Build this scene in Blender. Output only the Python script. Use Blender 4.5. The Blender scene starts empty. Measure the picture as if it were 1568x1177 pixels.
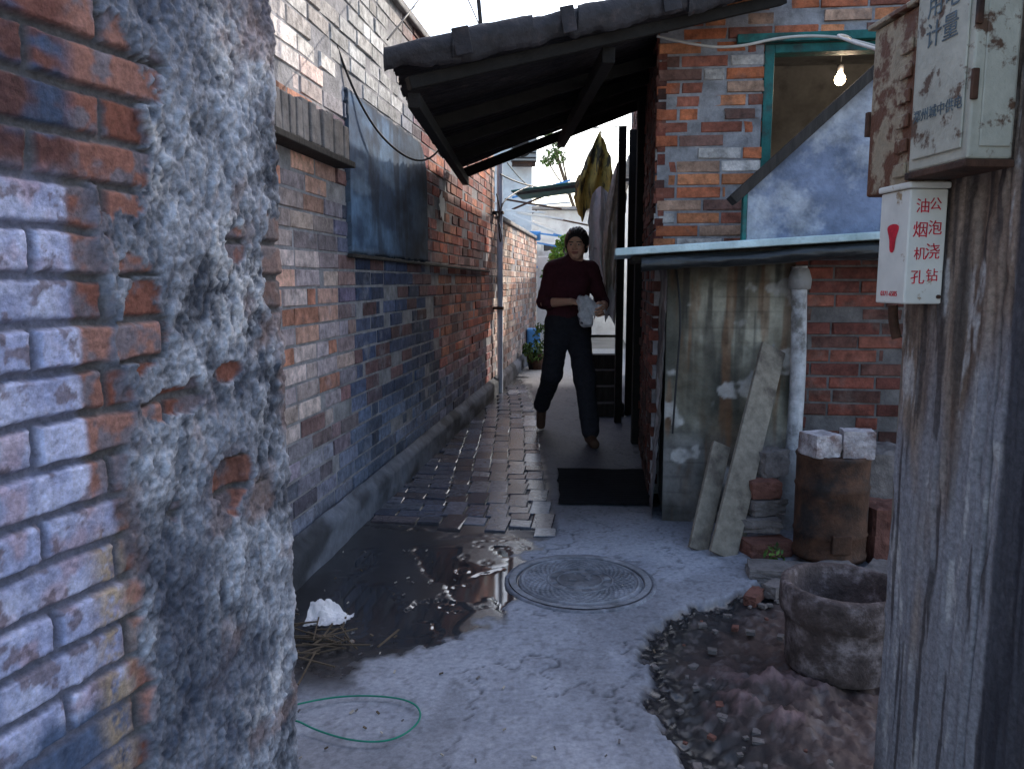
import bpy, math, random
import numpy as np
from mathutils import Vector, Matrix
random.seed(7); RNG=np.random.default_rng(7)
D=bpy.data; SC=bpy.context.scene
SC.view_settings.view_transform='Standard'; SC.view_settings.look='None'
SC.view_settings.exposure=0; SC.view_settings.gamma=1

# ------------------------------------------------------------ noise
_P=np.random.default_rng(3).integers(0,2**31,4096)
def _h(i,j,k):
    return (_P[(i+_P[(j+_P[k&4095])&4095])&4095]&0xffff)/65535.0
def vn(x,y,z=0.0):
    x,y,z=np.broadcast_arrays(np.asarray(x,float),np.asarray(y,float),np.asarray(z,float))
    i=np.floor(x).astype(np.int64);j=np.floor(y).astype(np.int64);k=np.floor(z).astype(np.int64)
    f=x-i;g=y-j;h=z-k
    f=f*f*(3-2*f);g=g*g*(3-2*g);h=h*h*(3-2*h)
    r=0
    for a in (0,1):
        for b in (0,1):
            for c in (0,1):
                r=r+_h(i+a,j+b,k+c)*(f if a else 1-f)*(g if b else 1-g)*(h if c else 1-h)
    return r
def fbm(x,y,z=0.0,o=4,ga=.5):
    s=0;a=1;t=0
    for q in range(o):
        s=s+a*vn(x*2**q+17*q,y*2**q+31*q,np.asarray(z)*2**q+5*q);t+=a;a*=ga
    return s/t
def ss(a,b,x):
    t=np.clip((x-a)/(b-a),0,1);return t*t*(3-2*t)
def mix(a,b,t):
    a=np.asarray(a,float);b=np.asarray(b,float)
    return a*(1-t[...,None])+b*t[...,None]

# ------------------------------------------------------------ materials
def mat(name,col=(.5,.5,.5),rough=.85,var=.35,scale=6,bump=.3,bscale=60,attr=False,spec=.3,metal=0,col2=None,c2s=3,c2t=(.5,.65),wet=False,stretch=None,bdist=.01):
    m=D.materials.new(name);m.use_nodes=True;nt=m.node_tree;N=nt.nodes;L=nt.links
    b=N['Principled BSDF'];b.inputs['Roughness'].default_value=rough
    b.inputs['Specular IOR Level'].default_value=spec;b.inputs['Metallic'].default_value=metal
    tc=N.new('ShaderNodeTexCoord');co=tc.outputs['Object']
    if stretch:
        mp=N.new('ShaderNodeMapping');mp.inputs['Scale'].default_value=stretch;L.new(co,mp.inputs[0]);co=mp.outputs[0]
    def noise(s,d=4,r=.65):
        n=N.new('ShaderNodeTexNoise');n.inputs['Scale'].default_value=s;n.inputs['Detail'].default_value=d;n.inputs['Roughness'].default_value=r
        L.new(co,n.inputs['Vector']);return n.outputs['Fac']
    mr=N.new('ShaderNodeMapRange');mr.inputs[1].default_value=.3;mr.inputs[2].default_value=.7
    mr.inputs[3].default_value=1-var;mr.inputs[4].default_value=1+var;L.new(noise(scale,4,.7),mr.inputs[0])
    mx=N.new('ShaderNodeMix');mx.data_type='RGBA';mx.blend_type='MULTIPLY';mx.inputs[0].default_value=1
    if attr:
        at=N.new('ShaderNodeAttribute');at.attribute_name='Col';base=at.outputs['Color']
    else:
        rg=N.new('ShaderNodeRGB');rg.outputs[0].default_value=(*col,1);base=rg.outputs[0]
    if col2 is not None:
        m2=N.new('ShaderNodeMix');m2.data_type='RGBA';r2=N.new('ShaderNodeMapRange')
        r2.inputs[1].default_value=c2t[0];r2.inputs[2].default_value=c2t[1];L.new(noise(c2s,5,.65),r2.inputs[0])
        L.new(r2.outputs[0],m2.inputs[0]);L.new(base,m2.inputs[6]);m2.inputs[7].default_value=(*col2,1);base=m2.outputs[2]
    L.new(base,mx.inputs[6]);L.new(mr.outputs[0],mx.inputs[7]);L.new(mx.outputs[2],b.inputs['Base Color'])
    if wet:
        aw=N.new('ShaderNodeAttribute');aw.attribute_name='Wet'
        rr=N.new('ShaderNodeMapRange');rr.inputs[3].default_value=rough;rr.inputs[4].default_value=.03;L.new(aw.outputs['Fac'],rr.inputs[0]);L.new(rr.outputs[0],b.inputs['Roughness'])
        sp=N.new('ShaderNodeMapRange');sp.inputs[3].default_value=spec;sp.inputs[4].default_value=.9;L.new(aw.outputs['Fac'],sp.inputs[0]);L.new(sp.outputs[0],b.inputs['Specular IOR Level'])
    if bump>0:
        bp=N.new('ShaderNodeBump');bp.inputs['Strength'].default_value=bump;bp.inputs['Distance'].default_value=bdist
        L.new(noise(bscale,4,.65),bp.inputs['Height']);L.new(bp.outputs[0],b.inputs['Normal'])
        if wet:
            bs=N.new('ShaderNodeMapRange');bs.inputs[3].default_value=bump;bs.inputs[4].default_value=.01;L.new(aw.outputs['Fac'],bs.inputs[0]);L.new(bs.outputs[0],bp.inputs['Strength'])
    return m

# ------------------------------------------------------------ mesh helpers
def link(o):
    SC.collection.objects.link(o);return o
def group(name,kids,loc=None):
    e=D.objects.new(name,None);link(e);e.empty_display_size=.1
    for k in kids: k.parent=e
    return e
def mesh(name,v,f,m=None,smooth=False,col=None,wet=None):
    me=D.meshes.new(name)
    v=np.asarray(v,float);
    if isinstance(f,np.ndarray):
        n=len(f);k=f.shape[1]
        me.vertices.add(len(v));me.vertices.foreach_set('co',v.ravel())
        me.loops.add(n*k);me.loops.foreach_set('vertex_index',f.ravel().astype(np.int32))
        me.polygons.add(n);me.polygons.foreach_set('loop_start',np.arange(0,n*k,k,dtype=np.int32))
        me.update(calc_edges=True);me.validate()
    else:
        me.from_pydata(v.tolist(),[],[list(q) for q in f])
    me.polygons.foreach_set('use_smooth',np.full(len(me.polygons),bool(smooth)))
    if col is not None:
        a=me.color_attributes.new('Col','FLOAT_COLOR','POINT')
        c=np.ones((len(v),4));c[:,:3]=np.clip(col,0,1);a.data.foreach_set('color',c.ravel())
    if wet is not None:
        a=me.attributes.new('Wet','FLOAT','POINT');a.data.foreach_set('value',np.asarray(wet,float).ravel())
    o=D.objects.new(name,me);link(o)
    if m: me.materials.append(m)
    return o
def gridfaces(nu,nv,flip=False):
    i,j=np.meshgrid(np.arange(nu-1),np.arange(nv-1),indexing='ij')
    a=(i*nv+j).ravel();b=((i+1)*nv+j).ravel()
    f=np.stack([a,b,b+1,a+1],1)
    return f[:,::-1].copy() if flip else f
class Frame:
    def __init__(s,o,d):
        d=np.array(d,float);d/=np.linalg.norm(d);s.o=np.array(o,float);s.d=d
        s.n=np.array([-d[1],d[0]])
    def P(s,a,b,z):
        a=np.asarray(a,float);b=np.asarray(b,float);z=np.asarray(z,float)
        a,b,z=np.broadcast_arrays(a,b,z)
        return np.stack([s.o[0]+a*s.d[0]+b*s.n[0],s.o[1]+a*s.d[1]+b*s.n[1],z],-1)
W=Frame((0,0),(1,0))
BF=[(0,3,2,1),(4,5,6,7),(0,1,5,4),(1,2,6,5),(2,3,7,6),(3,0,4,7)]
def box(name,F,a0,a1,b0,b1,z0,z1,m,bev=.006,jit=0,seg=2):
    v=[]
    for z in (z0,z1):
        for a,b in ((a0,b0),(a1,b0),(a1,b1),(a0,b1)):
            v.append(F.P(a+random.uniform(-jit,jit),b+random.uniform(-jit,jit),z+random.uniform(-jit,jit)))
    o=mesh(name,v,BF,m)
    if bev>0:
        q=o.modifiers.new('b','BEVEL');q.width=bev;q.segments=seg
    return o
def beam(name,p,q,w,t,m,up=(0,0,1),bev=.004):
    p=np.array(p,float);q=np.array(q,float);d=q-p;d/=np.linalg.norm(d)
    x=np.cross(d,up);x/=np.linalg.norm(x);y=np.cross(x,d)
    v=[]
    for c in (p,q):
        for sx,sy in ((-1,-1),(1,-1),(1,1),(-1,1)): v.append(c+x*sx*w/2+y*sy*t/2)
    o=mesh(name,v,BF,m)
    if bev:
        k=o.modifiers.new('b','BEVEL');k.width=bev;k.segments=2
    return o
def tube(name,pts,r,m,sub=True,res=3):
    c=D.curves.new(name,'CURVE');c.dimensions='3D';c.bevel_depth=r;c.bevel_resolution=res;c.use_fill_caps=True
    s=c.splines.new('NURBS' if sub and len(pts)>2 else 'POLY');s.points.add(len(pts)-1)
    for i,p in enumerate(pts): s.points[i].co=(*p,1)
    if sub and len(pts)>2: s.order_u=3;s.use_endpoint_u=True
    s.resolution_u=8
    o=D.objects.new(name,c);link(o);c.materials.append(m);return o
def lathe(name,prof,c,m,n=64,smooth=True,jit=0,col=None):
    P=len(prof)
    th=np.linspace(0,2*np.pi,n,endpoint=False)
    R=np.array([p[0] for p in prof]);Z=np.array([p[1] for p in prof])
    T,RR=np.meshgrid(th,R,indexing='ij');_,ZZ=np.meshgrid(th,Z,indexing='ij')
    x=RR*np.cos(T);y=RR*np.sin(T)
    if jit:
        q=1+jit*(fbm(x*25+9,y*25,ZZ*25)-.5)*2
        x=x*q;y=y*q;ZZ=ZZ+jit*.12*(fbm(x*30,y*30+5,ZZ*30)-.5)
    v=np.stack([x+c[0],y+c[1],ZZ+c[2]],-1).reshape(-1,3)
    i,j=np.meshgrid(np.arange(n),np.arange(P-1),indexing='ij');i2=(i+1)%n
    f=np.stack([i*P+j,i2*P+j,i2*P+j+1,i*P+j+1],-1).reshape(-1,4)
    return mesh(name,v,f,m,smooth)
def bricks(name,F,a0,a1,z0,z1,m,colfn,course=.075,blen=.25,mort=.010,dep=.05,holes=(),jit=.0015,side=-1,seed=1):
    r=np.random.default_rng(seed);V=[];Fc=[];C=[];n=0
    rows=int((z1-z0)/course)+1
    for k in range(rows):
        zb=z0+k*course+mort/2;zt=min(z0+(k+1)*course-mort/2,z1)
        if zt-zb<.015: continue
        a=a0-(blen/2 if k%2 else 0)+r.uniform(-.01,.01)
        while a<a1:
            L=blen*r.uniform(.94,1.05)
            if r.random()<.12:L*=.5
            s0=max(a+mort/2,a0);s1=min(a+L-mort/2,a1);a+=L
            if s1-s0<.02: continue
            cm=(s0+s1)/2;zm=(zb+zt)/2;skip=False
            for h in holes:
                if h[2]<zm<h[3] and s1>h[0] and s0<h[1]:
                    if cm<=h[0] or (s0<h[0] and h[0]-s0>.03): s1=min(s1,h[0])
                    elif cm>=h[1] or (s1>h[1] and s1-h[1]>.03): s0=max(s0,h[1])
                    else: skip=True
                    if h[0]<(s0+s1)/2<h[1]: skip=True
            if skip or s1-s0<.02: continue
            off=r.normal(0,jit*1.2);bv=r.uniform(.002,.005)
            if r.random()<.05: off-=.010
            tilt=r.normal(0,jit)
            rect=[(s0,zb),(s1,zb),(s1,zt),(s0,zt)]
            ins=[(s0+bv,zb+bv),(s1-bv,zb+bv),(s1-bv,zt-bv),(s0+bv,zt-bv)]
            base=n
            for (aa,zz) in rect: V.append((aa,-side*dep,zz))
            for (aa,zz) in rect: V.append((aa,side*(off-.005),zz))
            for q,(aa,zz) in enumerate(ins): V.append((aa+r.normal(0,jit),side*(off+tilt*(1 if q in(1,2) else -1)),zz+r.normal(0,jit*.8)))
            for i in range(4):
                j=(i+1)%4
                Fc.append((base+i,base+j,base+4+j,base+4+i));Fc.append((base+4+i,base+4+j,base+8+j,base+8+i))
            Fc.append((base+8,base+9,base+10,base+11));n+=12
            c=np.array(colfn(cm,zm,r));C+= [c*.7]*4+[c*.85]*4+[c*r.uniform(.85,1.15) for _ in range(4)]
    V=np.array(V);v=F.P(V[:,0],V[:,1],V[:,2])
    f=np.array(Fc)
    if side>0: f=f[:,::-1].copy()
    return mesh(name,v,f,m,False,np.array(C))
def panel(name,F,a0,a1,z0,z1,res,hf,cf,m,side=-1,b=0,wetf=None):
    nu=int((a1-a0)/res)+1;nv=int((z1-z0)/res)+1
    A,Z=np.meshgrid(np.linspace(a0,a1,nu),np.linspace(z0,z1,nv),indexing='ij')
    H=hf(A,Z);v=F.P(A,b+side*H,Z).reshape(-1,3);c=cf(A,Z,H).reshape(-1,3)
    return mesh(name,v,gridfaces(nu,nv,side>0),m,True,c)

# ------------------------------------------------------------ world / sun / camera
w=D.worlds.new('World');SC.world=w;w.use_nodes=True
sky=w.node_tree.nodes.new('ShaderNodeTexSky');sky.sky_type='NISHITA';sky.sun_disc=False
EL=math.radians(35);AZ=math.radians(40)
sky.sun_elevation=EL;sky.sun_rotation=AZ;sky.air_density=1.15;sky.dust_density=3.2;sky.ozone_density=1.4
bg=w.node_tree.nodes['Background'];bg.inputs[1].default_value=.46
w.node_tree.links.new(sky.outputs[0],bg.inputs[0])
sd=D.lights.new('sun','SUN');sd.energy=5;sd.angle=math.radians(.5);sd.color=(1,.95,.87)
so=D.objects.new('sun',sd);link(so)
tosun=Vector((math.sin(AZ)*math.cos(EL),math.cos(AZ)*math.cos(EL),math.sin(EL)))
so.rotation_euler=tosun.to_track_quat('Z','Y').to_euler();so.location=(3,10,12)
cd=D.cameras.new('camera');cd.lens=27.55;cd.sensor_width=36;cd.clip_start=.05;cd.clip_end=3000
co=D.objects.new('camera',cd);link(co);co.location=(0,0,1.2);co.rotation_euler=(math.radians(90-7.5),0,0);SC.camera=co

# ------------------------------------------------------------ shared materials
M_brick=mat('brick_mat',attr=True,rough=.9,var=.5,scale=22,bump=.6,bscale=70,col2=(.26,.25,.28),c2s=5,c2t=(.56,.8))
M_brickR=mat('brick_raw_mat',attr=True,rough=.9,var=.5,scale=18,bump=.7,bscale=60,col2=(.12,.09,.08),c2s=7,c2t=(.54,.8))
M_mortar=mat('mortar_mat',(.27,.26,.27),.95,.4,12,.6,70)
M_mortD=mat('mortar_dark_mat',(.12,.11,.11),.95,.4,12,.6,70)
M_hf=mat('weathered_plaster_mat',attr=True,rough=.92,var=.35,scale=90,bump=.6,bscale=160,bdist=.004)
M_hfs=mat('stained_plaster_mat',attr=True,rough=.9,var=.3,scale=14,bump=.35,bscale=90,bdist=.005)
M_ground=mat('concrete_ground_mat',attr=True,rough=.75,var=.25,scale=60,bump=.4,bscale=180,wet=True,bdist=.003)
M_dark=mat('old_dark_wood_mat',(.035,.03,.027),.85,.5,10,.5,40,stretch=(3,3,.4))
M_wood=mat('grey_board_mat',(.21,.18,.145),.85,.3,25,.25,120,col2=(.11,.09,.075),c2s=7,bdist=.002)
M_wire=mat('cable_mat',(.02,.02,.022),.5,.1,5,0)
M_wireL=mat('pale_cable_mat',(.50,.46,.42),.6,.2,5,0)
M_teal=mat('teal_paint_mat',(.015,.12,.11),.6,.4,12,.3,60,col2=(.04,.06,.055),c2s=9)
M_plw=mat('blue_plaster_mat',(.16,.19,.27),.9,.45,5,.8,35,col2=(.38,.40,.45),c2s=3,c2t=(.46,.58))
M_int=mat('interior_plaster_mat',(.36,.36,.37),.9,.35,3,.4,30,col2=(.15,.15,.15),c2s=2)
M_tar=mat('tar_sheet_mat',(.020,.017,.020),.65,.5,9,.8,22,col2=(.055,.04,.04),c2s=14,c2t=(.55,.8))
M_rust=mat('rusty_metal_mat',(.070,.033,.020),.75,.5,14,.5,60,col2=(.022,.017,.016),c2s=6)
M_white=mat('whitewash_mat',(.80,.80,.79),.85,.12,3,.3,40,col2=(.6,.58,.55),c2s=4)
M_conc=mat('concrete_mat',(.30,.29,.29),.92,.35,12,.6,60,col2=(.17,.16,.16),c2s=6)
M_glass=mat('window_glass_mat',(.03,.035,.04),.1,.1,3,0,spec=.6)

# ------------------------------------------------------------ alley brick wall (left)
AW=Frame((-1.28+.128*1.5,1.5),(.128,1))
def sY(y): return (y-1.5)/.9919
def col_alley(s,z,r):
    Y=1.5+s*.9919
    pale=np.array([(.66,.39,.30),(.60,.48,.45),(.54,.25,.17),(.70,.54,.46),(.44,.36,.37),(.50,.22,.15)][r.integers(6)])
    red=np.array([(.42,.12,.075),(.34,.105,.075),(.48,.19,.12),(.24,.12,.105),(.38,.22,.20)][r.integers(5)])
    blue=np.array([(.07,.10,.19),(.11,.13,.21),(.045,.058,.11),(.18,.10,.10),(.08,.10,.17)][r.integers(5)])
    far=np.array([(.52,.35,.29),(.58,.48,.42),(.44,.26,.20)][r.integers(3)])
    n=float(fbm(s*1.3,z*1.3,3.3))-.5
    t=float(ss(3.5,4.0,Y+n*.8));c=pale*(1-t)+blue*t
    t=float(ss(5.2,5.9,Y+n*1.2+(z-1.2)*.4));c=c*(1-t)+red*t
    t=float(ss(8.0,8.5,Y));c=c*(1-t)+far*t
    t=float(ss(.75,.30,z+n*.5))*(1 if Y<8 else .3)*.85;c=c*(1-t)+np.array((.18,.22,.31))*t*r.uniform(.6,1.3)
    t=float(ss(1.95,2.2,z+n*.3))*float(ss(5.4,4.6,Y));c=c*(1-t*.8)+np.array((.78,.76,.73))*t*.8  # whitewashed top courses, colour raised further to look sunlit
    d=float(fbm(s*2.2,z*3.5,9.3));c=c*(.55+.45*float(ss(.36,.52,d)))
    return c*r.uniform(.68,1.18)
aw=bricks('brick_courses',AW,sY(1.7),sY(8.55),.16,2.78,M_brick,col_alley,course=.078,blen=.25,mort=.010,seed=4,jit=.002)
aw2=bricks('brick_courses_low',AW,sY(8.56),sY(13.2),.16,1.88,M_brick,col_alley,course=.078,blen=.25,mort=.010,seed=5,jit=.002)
awb=box('mortar_core',AW,sY(1.68),sY(8.55),.0045,.26,-.1,2.775,M_mortar,0)
awb2=box('mortar_core_low',AW,sY(8.555),sY(13.2),.0045,.26,-.1,1.875,M_mortar,0)
pl=panel('plinth',AW,sY(1.7),sY(13.2),-.02,.18,.02,lambda A,Z:.045*ss(.18,.13,Z+.03*(fbm(A*4,2.2)-.5))+.018*fbm(A*6,Z*12)+.008,
   lambda A,Z,H:mix((.045,.047,.055),(.15,.16,.19),ss(.35,.65,fbm(A*3,Z*8,2))),M_hfs)
cop=box('coping',AW,sY(1.68),sY(8.57),-.03,.28,2.777,2.83,M_conc,.01)
cop2=box('coping_low',AW,sY(8.575),sY(13.2),-.03,.28,1.882,1.93,M_conc,.01)
kids=[aw,aw2,awb,awb2,pl,cop,cop2]
M_sold=mat('lintel_brick_mat',(.20,.18,.17),.9,.4,14,.6,60)
for i in range(13):
    a=sY(2.82)+i*.066
    kids.append(box('lintel_brick_%d'%i,AW,a,a+.058,-.075+random.uniform(-.006,.006),.02,1.745+random.uniform(-.004,.004),1.90+random.uniform(-.015,.01),M_sold,.006,.004))
kids.append(box('lintel_shelf',AW,sY(2.8),sY(3.72),-.085,.02,1.715,1.742,M_dark,.004))
def hpatch(A,Z):
    e=np.minimum(np.minimum(A-sY(3.83),sY(5.42)-A),np.minimum(Z-1.33,2.10-Z))
    rx=np.maximum(A-(sY(5.42)-.25),0);rz=np.maximum(Z-(2.10-.25),0)
    e=np.where((rx>0)&(rz>0),np.minimum(e,.25-np.hypot(rx,rz)),e)
    return np.where(e+(.012*(fbm(A*20,Z*20)-.5))>0,.012+.006*fbm(A*5,Z*5),-.012)
def cpatch(A,Z,H):
    c=mix((.04,.07,.125),(.11,.19,.31),ss(.35,.7,fbm(A*3,Z*7,5)))
    c=mix(c,(.20,.28,.38),ss(.55,.75,fbm(A*2,Z*9,15))*.5)
    c=mix(c,(.02,.022,.03),ss(.5,.68,fbm(A*9,Z*2.5,25))*.6)
    c=c*(.35+.65*ss(sY(5.3),sY(4.1),A))[...,None]
    e=np.minimum(np.minimum(A-sY(3.83),sY(5.42)-A),np.minimum(Z-1.33,2.10-Z))
    return mix(c,(.03,.035,.045),ss(.03,.0,e)*.8)
kids.append(panel('painted_board',AW,sY(3.8),sY(5.45),1.31,2.12,.01,hpatch,cpatch,M_hfs))
kids.append(beam('board_rail',AW.P(sY(3.8),-.02,1.322),AW.P(sY(8.0),-.02,1.30),.03,.018,M_dark))
pu=np.linspace(0,2*np.pi,22,endpoint=False);pr=.5+.5*np.array([random.random() for _ in pu])
kids.append(mesh('torn_poster',[AW.P(sY(5.9)+.13*r_*math.cos(t),-.009,1.75+.12*r_*math.sin(t)) for t,r_ in zip(pu,pr)],[tuple(range(22))[::-1]],M_white))
group('alley_brick_wall',kids)
group('drain_pipe',[tube('pipe',[AW.P(sY(8.45),-.07,.0),AW.P(sY(8.45),-.07,2.5)],.03,mat('pvc_mat',(.45,.50,.58),.5,.2,5,.1),False),
  box('bracket_1',AW,sY(8.4),sY(8.5),-.11,0,1.9,1.93,M_rust,.002),box('bracket_2',AW,sY(8.4),sY(8.5),-.11,0,.9,.93,M_rust,.002)])

# ------------------------------------------------------------ foreground wall (left)
c0=np.array((-.46,1.55));fd=np.array((-.287,-.958));fn=np.array((.958,-.287))
du=.0027
S,Z=np.meshgrid(np.arange(-.35,1.25,du),np.arange(-.03,2.5,.0030),indexing='ij')
def brickpat(s,z,course=.0635,L=.235,mo=.009):
    row=np.floor(z/course);fz=z/course-row
    ph=s/L+.5*(row%2)+.07*np.sin(row*12.9);ci=np.floor(ph);fs=ph-ci
    dz=np.minimum(fz,1-fz)*course;dx=np.minimum(fs,1-fs)*L
    return np.minimum(dx,dz)-mo/2,_h(ci.astype(np.int64)+50,row.astype(np.int64)+9,np.zeros_like(ci,dtype=np.int64))
big=fbm(S*5,Z*5,1.7);med=fbm(S*22,Z*18,4.1,4,.6);fine=fbm(S*80,Z*65,7.7,4,.7)
wob=.008*(fbm(S*30,Z*30)-.5)
dB,idB=brickpat(S+wob+.03,Z+wob*.8+.006*(fbm(S*9,Z*3,5)-.5))
dB=dB+.003*(fine-.5)+.003*(med-.5)
inb=ss(-.001,.0045,dB)
edge=.43+.06*(fbm(Z*7,S*7+3)-.5)*2+.03*(fbm(Z*30,S*20+3)-.5)
ex=ss(-.010,.010,S-edge)
def blob(s,z,rs,rz,k=1.0):
    return ss(-.06,.06,1-np.hypot((S-s)/rs,(Z-z)/rz)+k*(med-.5)*1.6+.5*(fine-.5)+.5*(idB-.5))
for b in [(.185,.845,.050,.062),(.40,1.42,.07,.13),(.37,1.13,.045,.10),(.30,1.01,.09,.03),(.19,1.04,.05,.020),(.02,1.2,.04,.10),(.33,.83,.018,.02),(.09,.80,.03,.03),(.14,1.26,.03,.025)]:
    ex=np.maximum(ex,blob(*b))
jag=fbm(S*40,Z*26,9.1,4,.65)
plas=.010+.016*(big-.5)+.018*(med-.45)+.018*(fine-.5)+.022*np.abs(jag-.5)
brk=inb*(.006+.005*(fine-.5)+.008*(idB-.5))-.005*(1-inb)+.003*med
hole=blob(.185,.845,.04,.05,.5)*.012
H=plas*(1-ex)+(brk-hole)*ex
pl_d=np.array((.040,.048,.070));pl_l=np.array((.33,.36,.43))
cP=mix(pl_d,pl_l,ss(.37,.63,.25*med+.25*fine+.25*jag+.32*big-.03))
cP=mix(cP,(.54,.55,.59),ss(.56,.70,fbm(S*6+4,Z*5,2.2))*ss(.38,.6,fine)*.7)
cP=mix(cP,(.25,.175,.165),ss(.55,.7,fbm(S*9,Z*9,12))*.5)
cP=mix(cP,(.060,.072,.11),ss(.47,.62,fbm(S*3.1+4,Z*2.1,33))*.68)
red=mix((.21,.08,.06),(.28,.15,.13),idB);red=mix(red,(.15,.15,.19),ss(.46,.62,fbm(S*26,Z*26,8))*.85)
qn=ss(.13,.10,S);red=mix(red,(.17,.14,.14),qn*.7)
paint=mix((.32,.36,.57),(.52,.56,.78),ss(.3,.7,med));paint=mix(paint,(.42,.30,.36),ss(.55,.72,fbm(S*18,Z*18,6))*.6)
paint=mix(paint,(.16,.13,.16),ss(.60,.68,fbm(S*45,Z*45,16))*.8)
darkb=mix((.065,.035,.04),(.16,.065,.055),idB)
darkb=mix(darkb,(.05,.075,.14),ss(.5,.62,fbm(S*8,Z*14,21)))
isP=ss(.49,.505,S+.01*(med-.5))*ss(1.36,1.31,Z+.03*(med-.5))
isP=np.maximum(isP,ss(.44,.46,S)*ss(.92,.86,Z)*.9)
isD=ss(1.33,1.36,Z+.02*(med-.5))*ss(.46,.5,S)
cB=mix(red,paint,isP);cB=mix(cB,darkb,isD)
cB=mix(cB,(.06,.10,.19),isP*ss(.62,.58,Z+.05*(med-.5))*.9)
mcol=mix((.17,.165,.18),(.25,.27,.40),isP*.7)
cream=ss(.052,.0,np.abs(S-.47+.02*(med-.5)))*ss(.86,.8,Z)
cB=mix(cB,(.38,.30,.22),cream*ss(.3,.6,fine))
cB=mix(mcol,cB,inb)
C=cP*(1-ex[...,None])+cB*ex[...,None]
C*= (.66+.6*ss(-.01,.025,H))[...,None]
tb=ss(-.02,.02,S)[...,None]
cr=.012*(fbm(Z*18,Z*3+4)-.5)*2+.02*(fbm(Z*4,1.3)-.5)
Sp=np.maximum(S,0);Sn=np.minimum(S,0)
base=c0+Sp[...,None]*fd+Sn[...,None]*fn+cr[...,None]*fd*(1-ss(0,.08,S))[...,None]
nor=fn*tb-fd*(1-tb)
XY=base+nor*H[...,None]
V=np.concatenate([XY,Z[...,None]],-1).reshape(-1,3)
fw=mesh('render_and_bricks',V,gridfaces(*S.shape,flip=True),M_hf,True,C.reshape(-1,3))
FWf=Frame(c0,fd)
core=box('wall_core',FWf,.03,1.9,-.34,-.03,0,2.5,M_conc,0)
group('weathered_wall',[fw,core])

# ------------------------------------------------------------ ground
gs=mat('earth_mat',(.30,.29,.27),.95,.3,1,.2,10)
mesh('ground',[(-600,-600,-.06),(600,-600,-.06),(600,900,-.06),(-600,900,-.06)],[(0,1,2,3)],gs)
X,Y=np.meshgrid(np.arange(-1.6,3.0,.010),np.arange(.6,14,.011),indexing='ij')
wx=-1.28+.128*Y
bigg=fbm(X*2.2,Y*2.2,4);mdg=fbm(X*9,Y*9,6,5,.6);fng=fbm(X*50,Y*50,3,3)
cob=ss(3.50,3.62,Y+.25*(mdg-.5)-.3*ss(-.1,-.75,X))*ss(.24,.20,X+.06*(bigg-.5))*ss(9.3,9.0,Y)
gut_c=.40+.10*ss(2.3,2.75,Y)+.5*ss(2.55,3.1,Y)+.16*(fbm(Y*4,2.2)-.5)
dgut=X-gut_c+.09*(mdg-.5)*2
soil=ss(-.02,.02,dgut)*ss(3.30,3.15,Y+.2*(mdg-.5))
h=.010*(bigg-.5)+.0016*(mdg-.5)+.0008*(fng-.5)
h=h-.007*cob
h=h+soil*(-.03+.022*(mdg-.5)*2+.012*(fng-.5)*2)
mound=ss(1,.1,np.hypot((X-.80)/.34,(Y-2.08)/.40))
h=h+mound*(.055+.035*(mdg-.5)*2+.014*(fng-.5))
conc=mix((.21,.22,.26),(.34,.35,.40),ss(.3,.7,mdg*.4+bigg*.6))
conc=mix(conc,(.40,.40,.43),ss(.62,.72,fng)*.25)
conc=mix(conc,(.15,.15,.17),ss(.52,.64,fbm(X*3+2,Y*1.7,44))*.5)
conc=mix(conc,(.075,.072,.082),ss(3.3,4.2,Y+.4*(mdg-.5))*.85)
conc=mix(conc,(.46,.45,.43),ss(8.6,9.4,Y))  # far ground paled so it looks sunlit and bounces more light
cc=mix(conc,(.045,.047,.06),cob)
soilc=mix((.012,.012,.015),(.085,.055,.048),ss(.08,.46,dgut+.2*(mdg-.5)))
soilc=mix(soilc,(.14,.12,.12),ss(.6,.68,fbm(X*35,Y*35,1))*.5)
cc=mix(cc,soilc,soil)
cc=mix(cc,(.21,.13,.13),mound*ss(.50,.60,mdg)*.75)
wetm=ss(.03,-.05,X+.0+.25*(bigg-.5)+.34*(mdg-.5)+.42*ss(2.75,2.2,Y)-.12*ss(3.0,3.5,Y))*ss(2.10,2.28,Y+.2*(mdg-.5))
wetm=np.maximum(wetm,cob*.6*ss(.3,.6,mdg))
cc=mix(cc,cc*.12,np.clip(wetm*1.0,0,1)*(1-.5*cob))
pud=ss(.46,.51,fbm(X*5+Y*2,Y*3.5-X*2,8,4))*ss(.03,-.06,X)*ss(2.40,2.55,Y)*ss(3.55,3.3,Y)*wetm*ss(-.80,-.65,X)
h=np.where(pud>.3,-.004,h)
wet=np.clip(wetm*.70+pud*.4,0,1)
wet=np.maximum(wet,soil*ss(.25,.0,dgut)*.78)
ck=np.abs(fbm(X*2.3+3,Y*2.3,11,4)-.5)
cr_=ss(.006,.0,ck)*(1-cob)*(1-soil)*ss(.45,.55,fbm(X*1.1,Y*1.1,14))
h-=.006*cr_;cc=mix(cc,cc*.35,cr_)
dirt=ss(.30,.02,X-wx+.25*(mdg-.5))
cc=mix(cc,(.04,.04,.043),dirt*.8*ss(.3,.6,fng+.2*dirt))
dirt2=ss(1.0,.2,np.hypot((X+.62)/.30,(Y-2.40)/.32)+.5*(mdg-.5))
cc=mix(cc,(.035,.032,.032),dirt2*.8);h=h+dirt2*.012*(fng)*1
spk=ss(.74,.8,vn(X*60,Y*60,2))*.5*(1-cob);cc=mix(cc,cc*.45,spk)
G=np.stack([X,Y,h],-1).reshape(-1,3)
mesh('concrete_path',G,gridfaces(*X.shape),M_ground,True,cc.reshape(-1,3),wet.reshape(-1))
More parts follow.
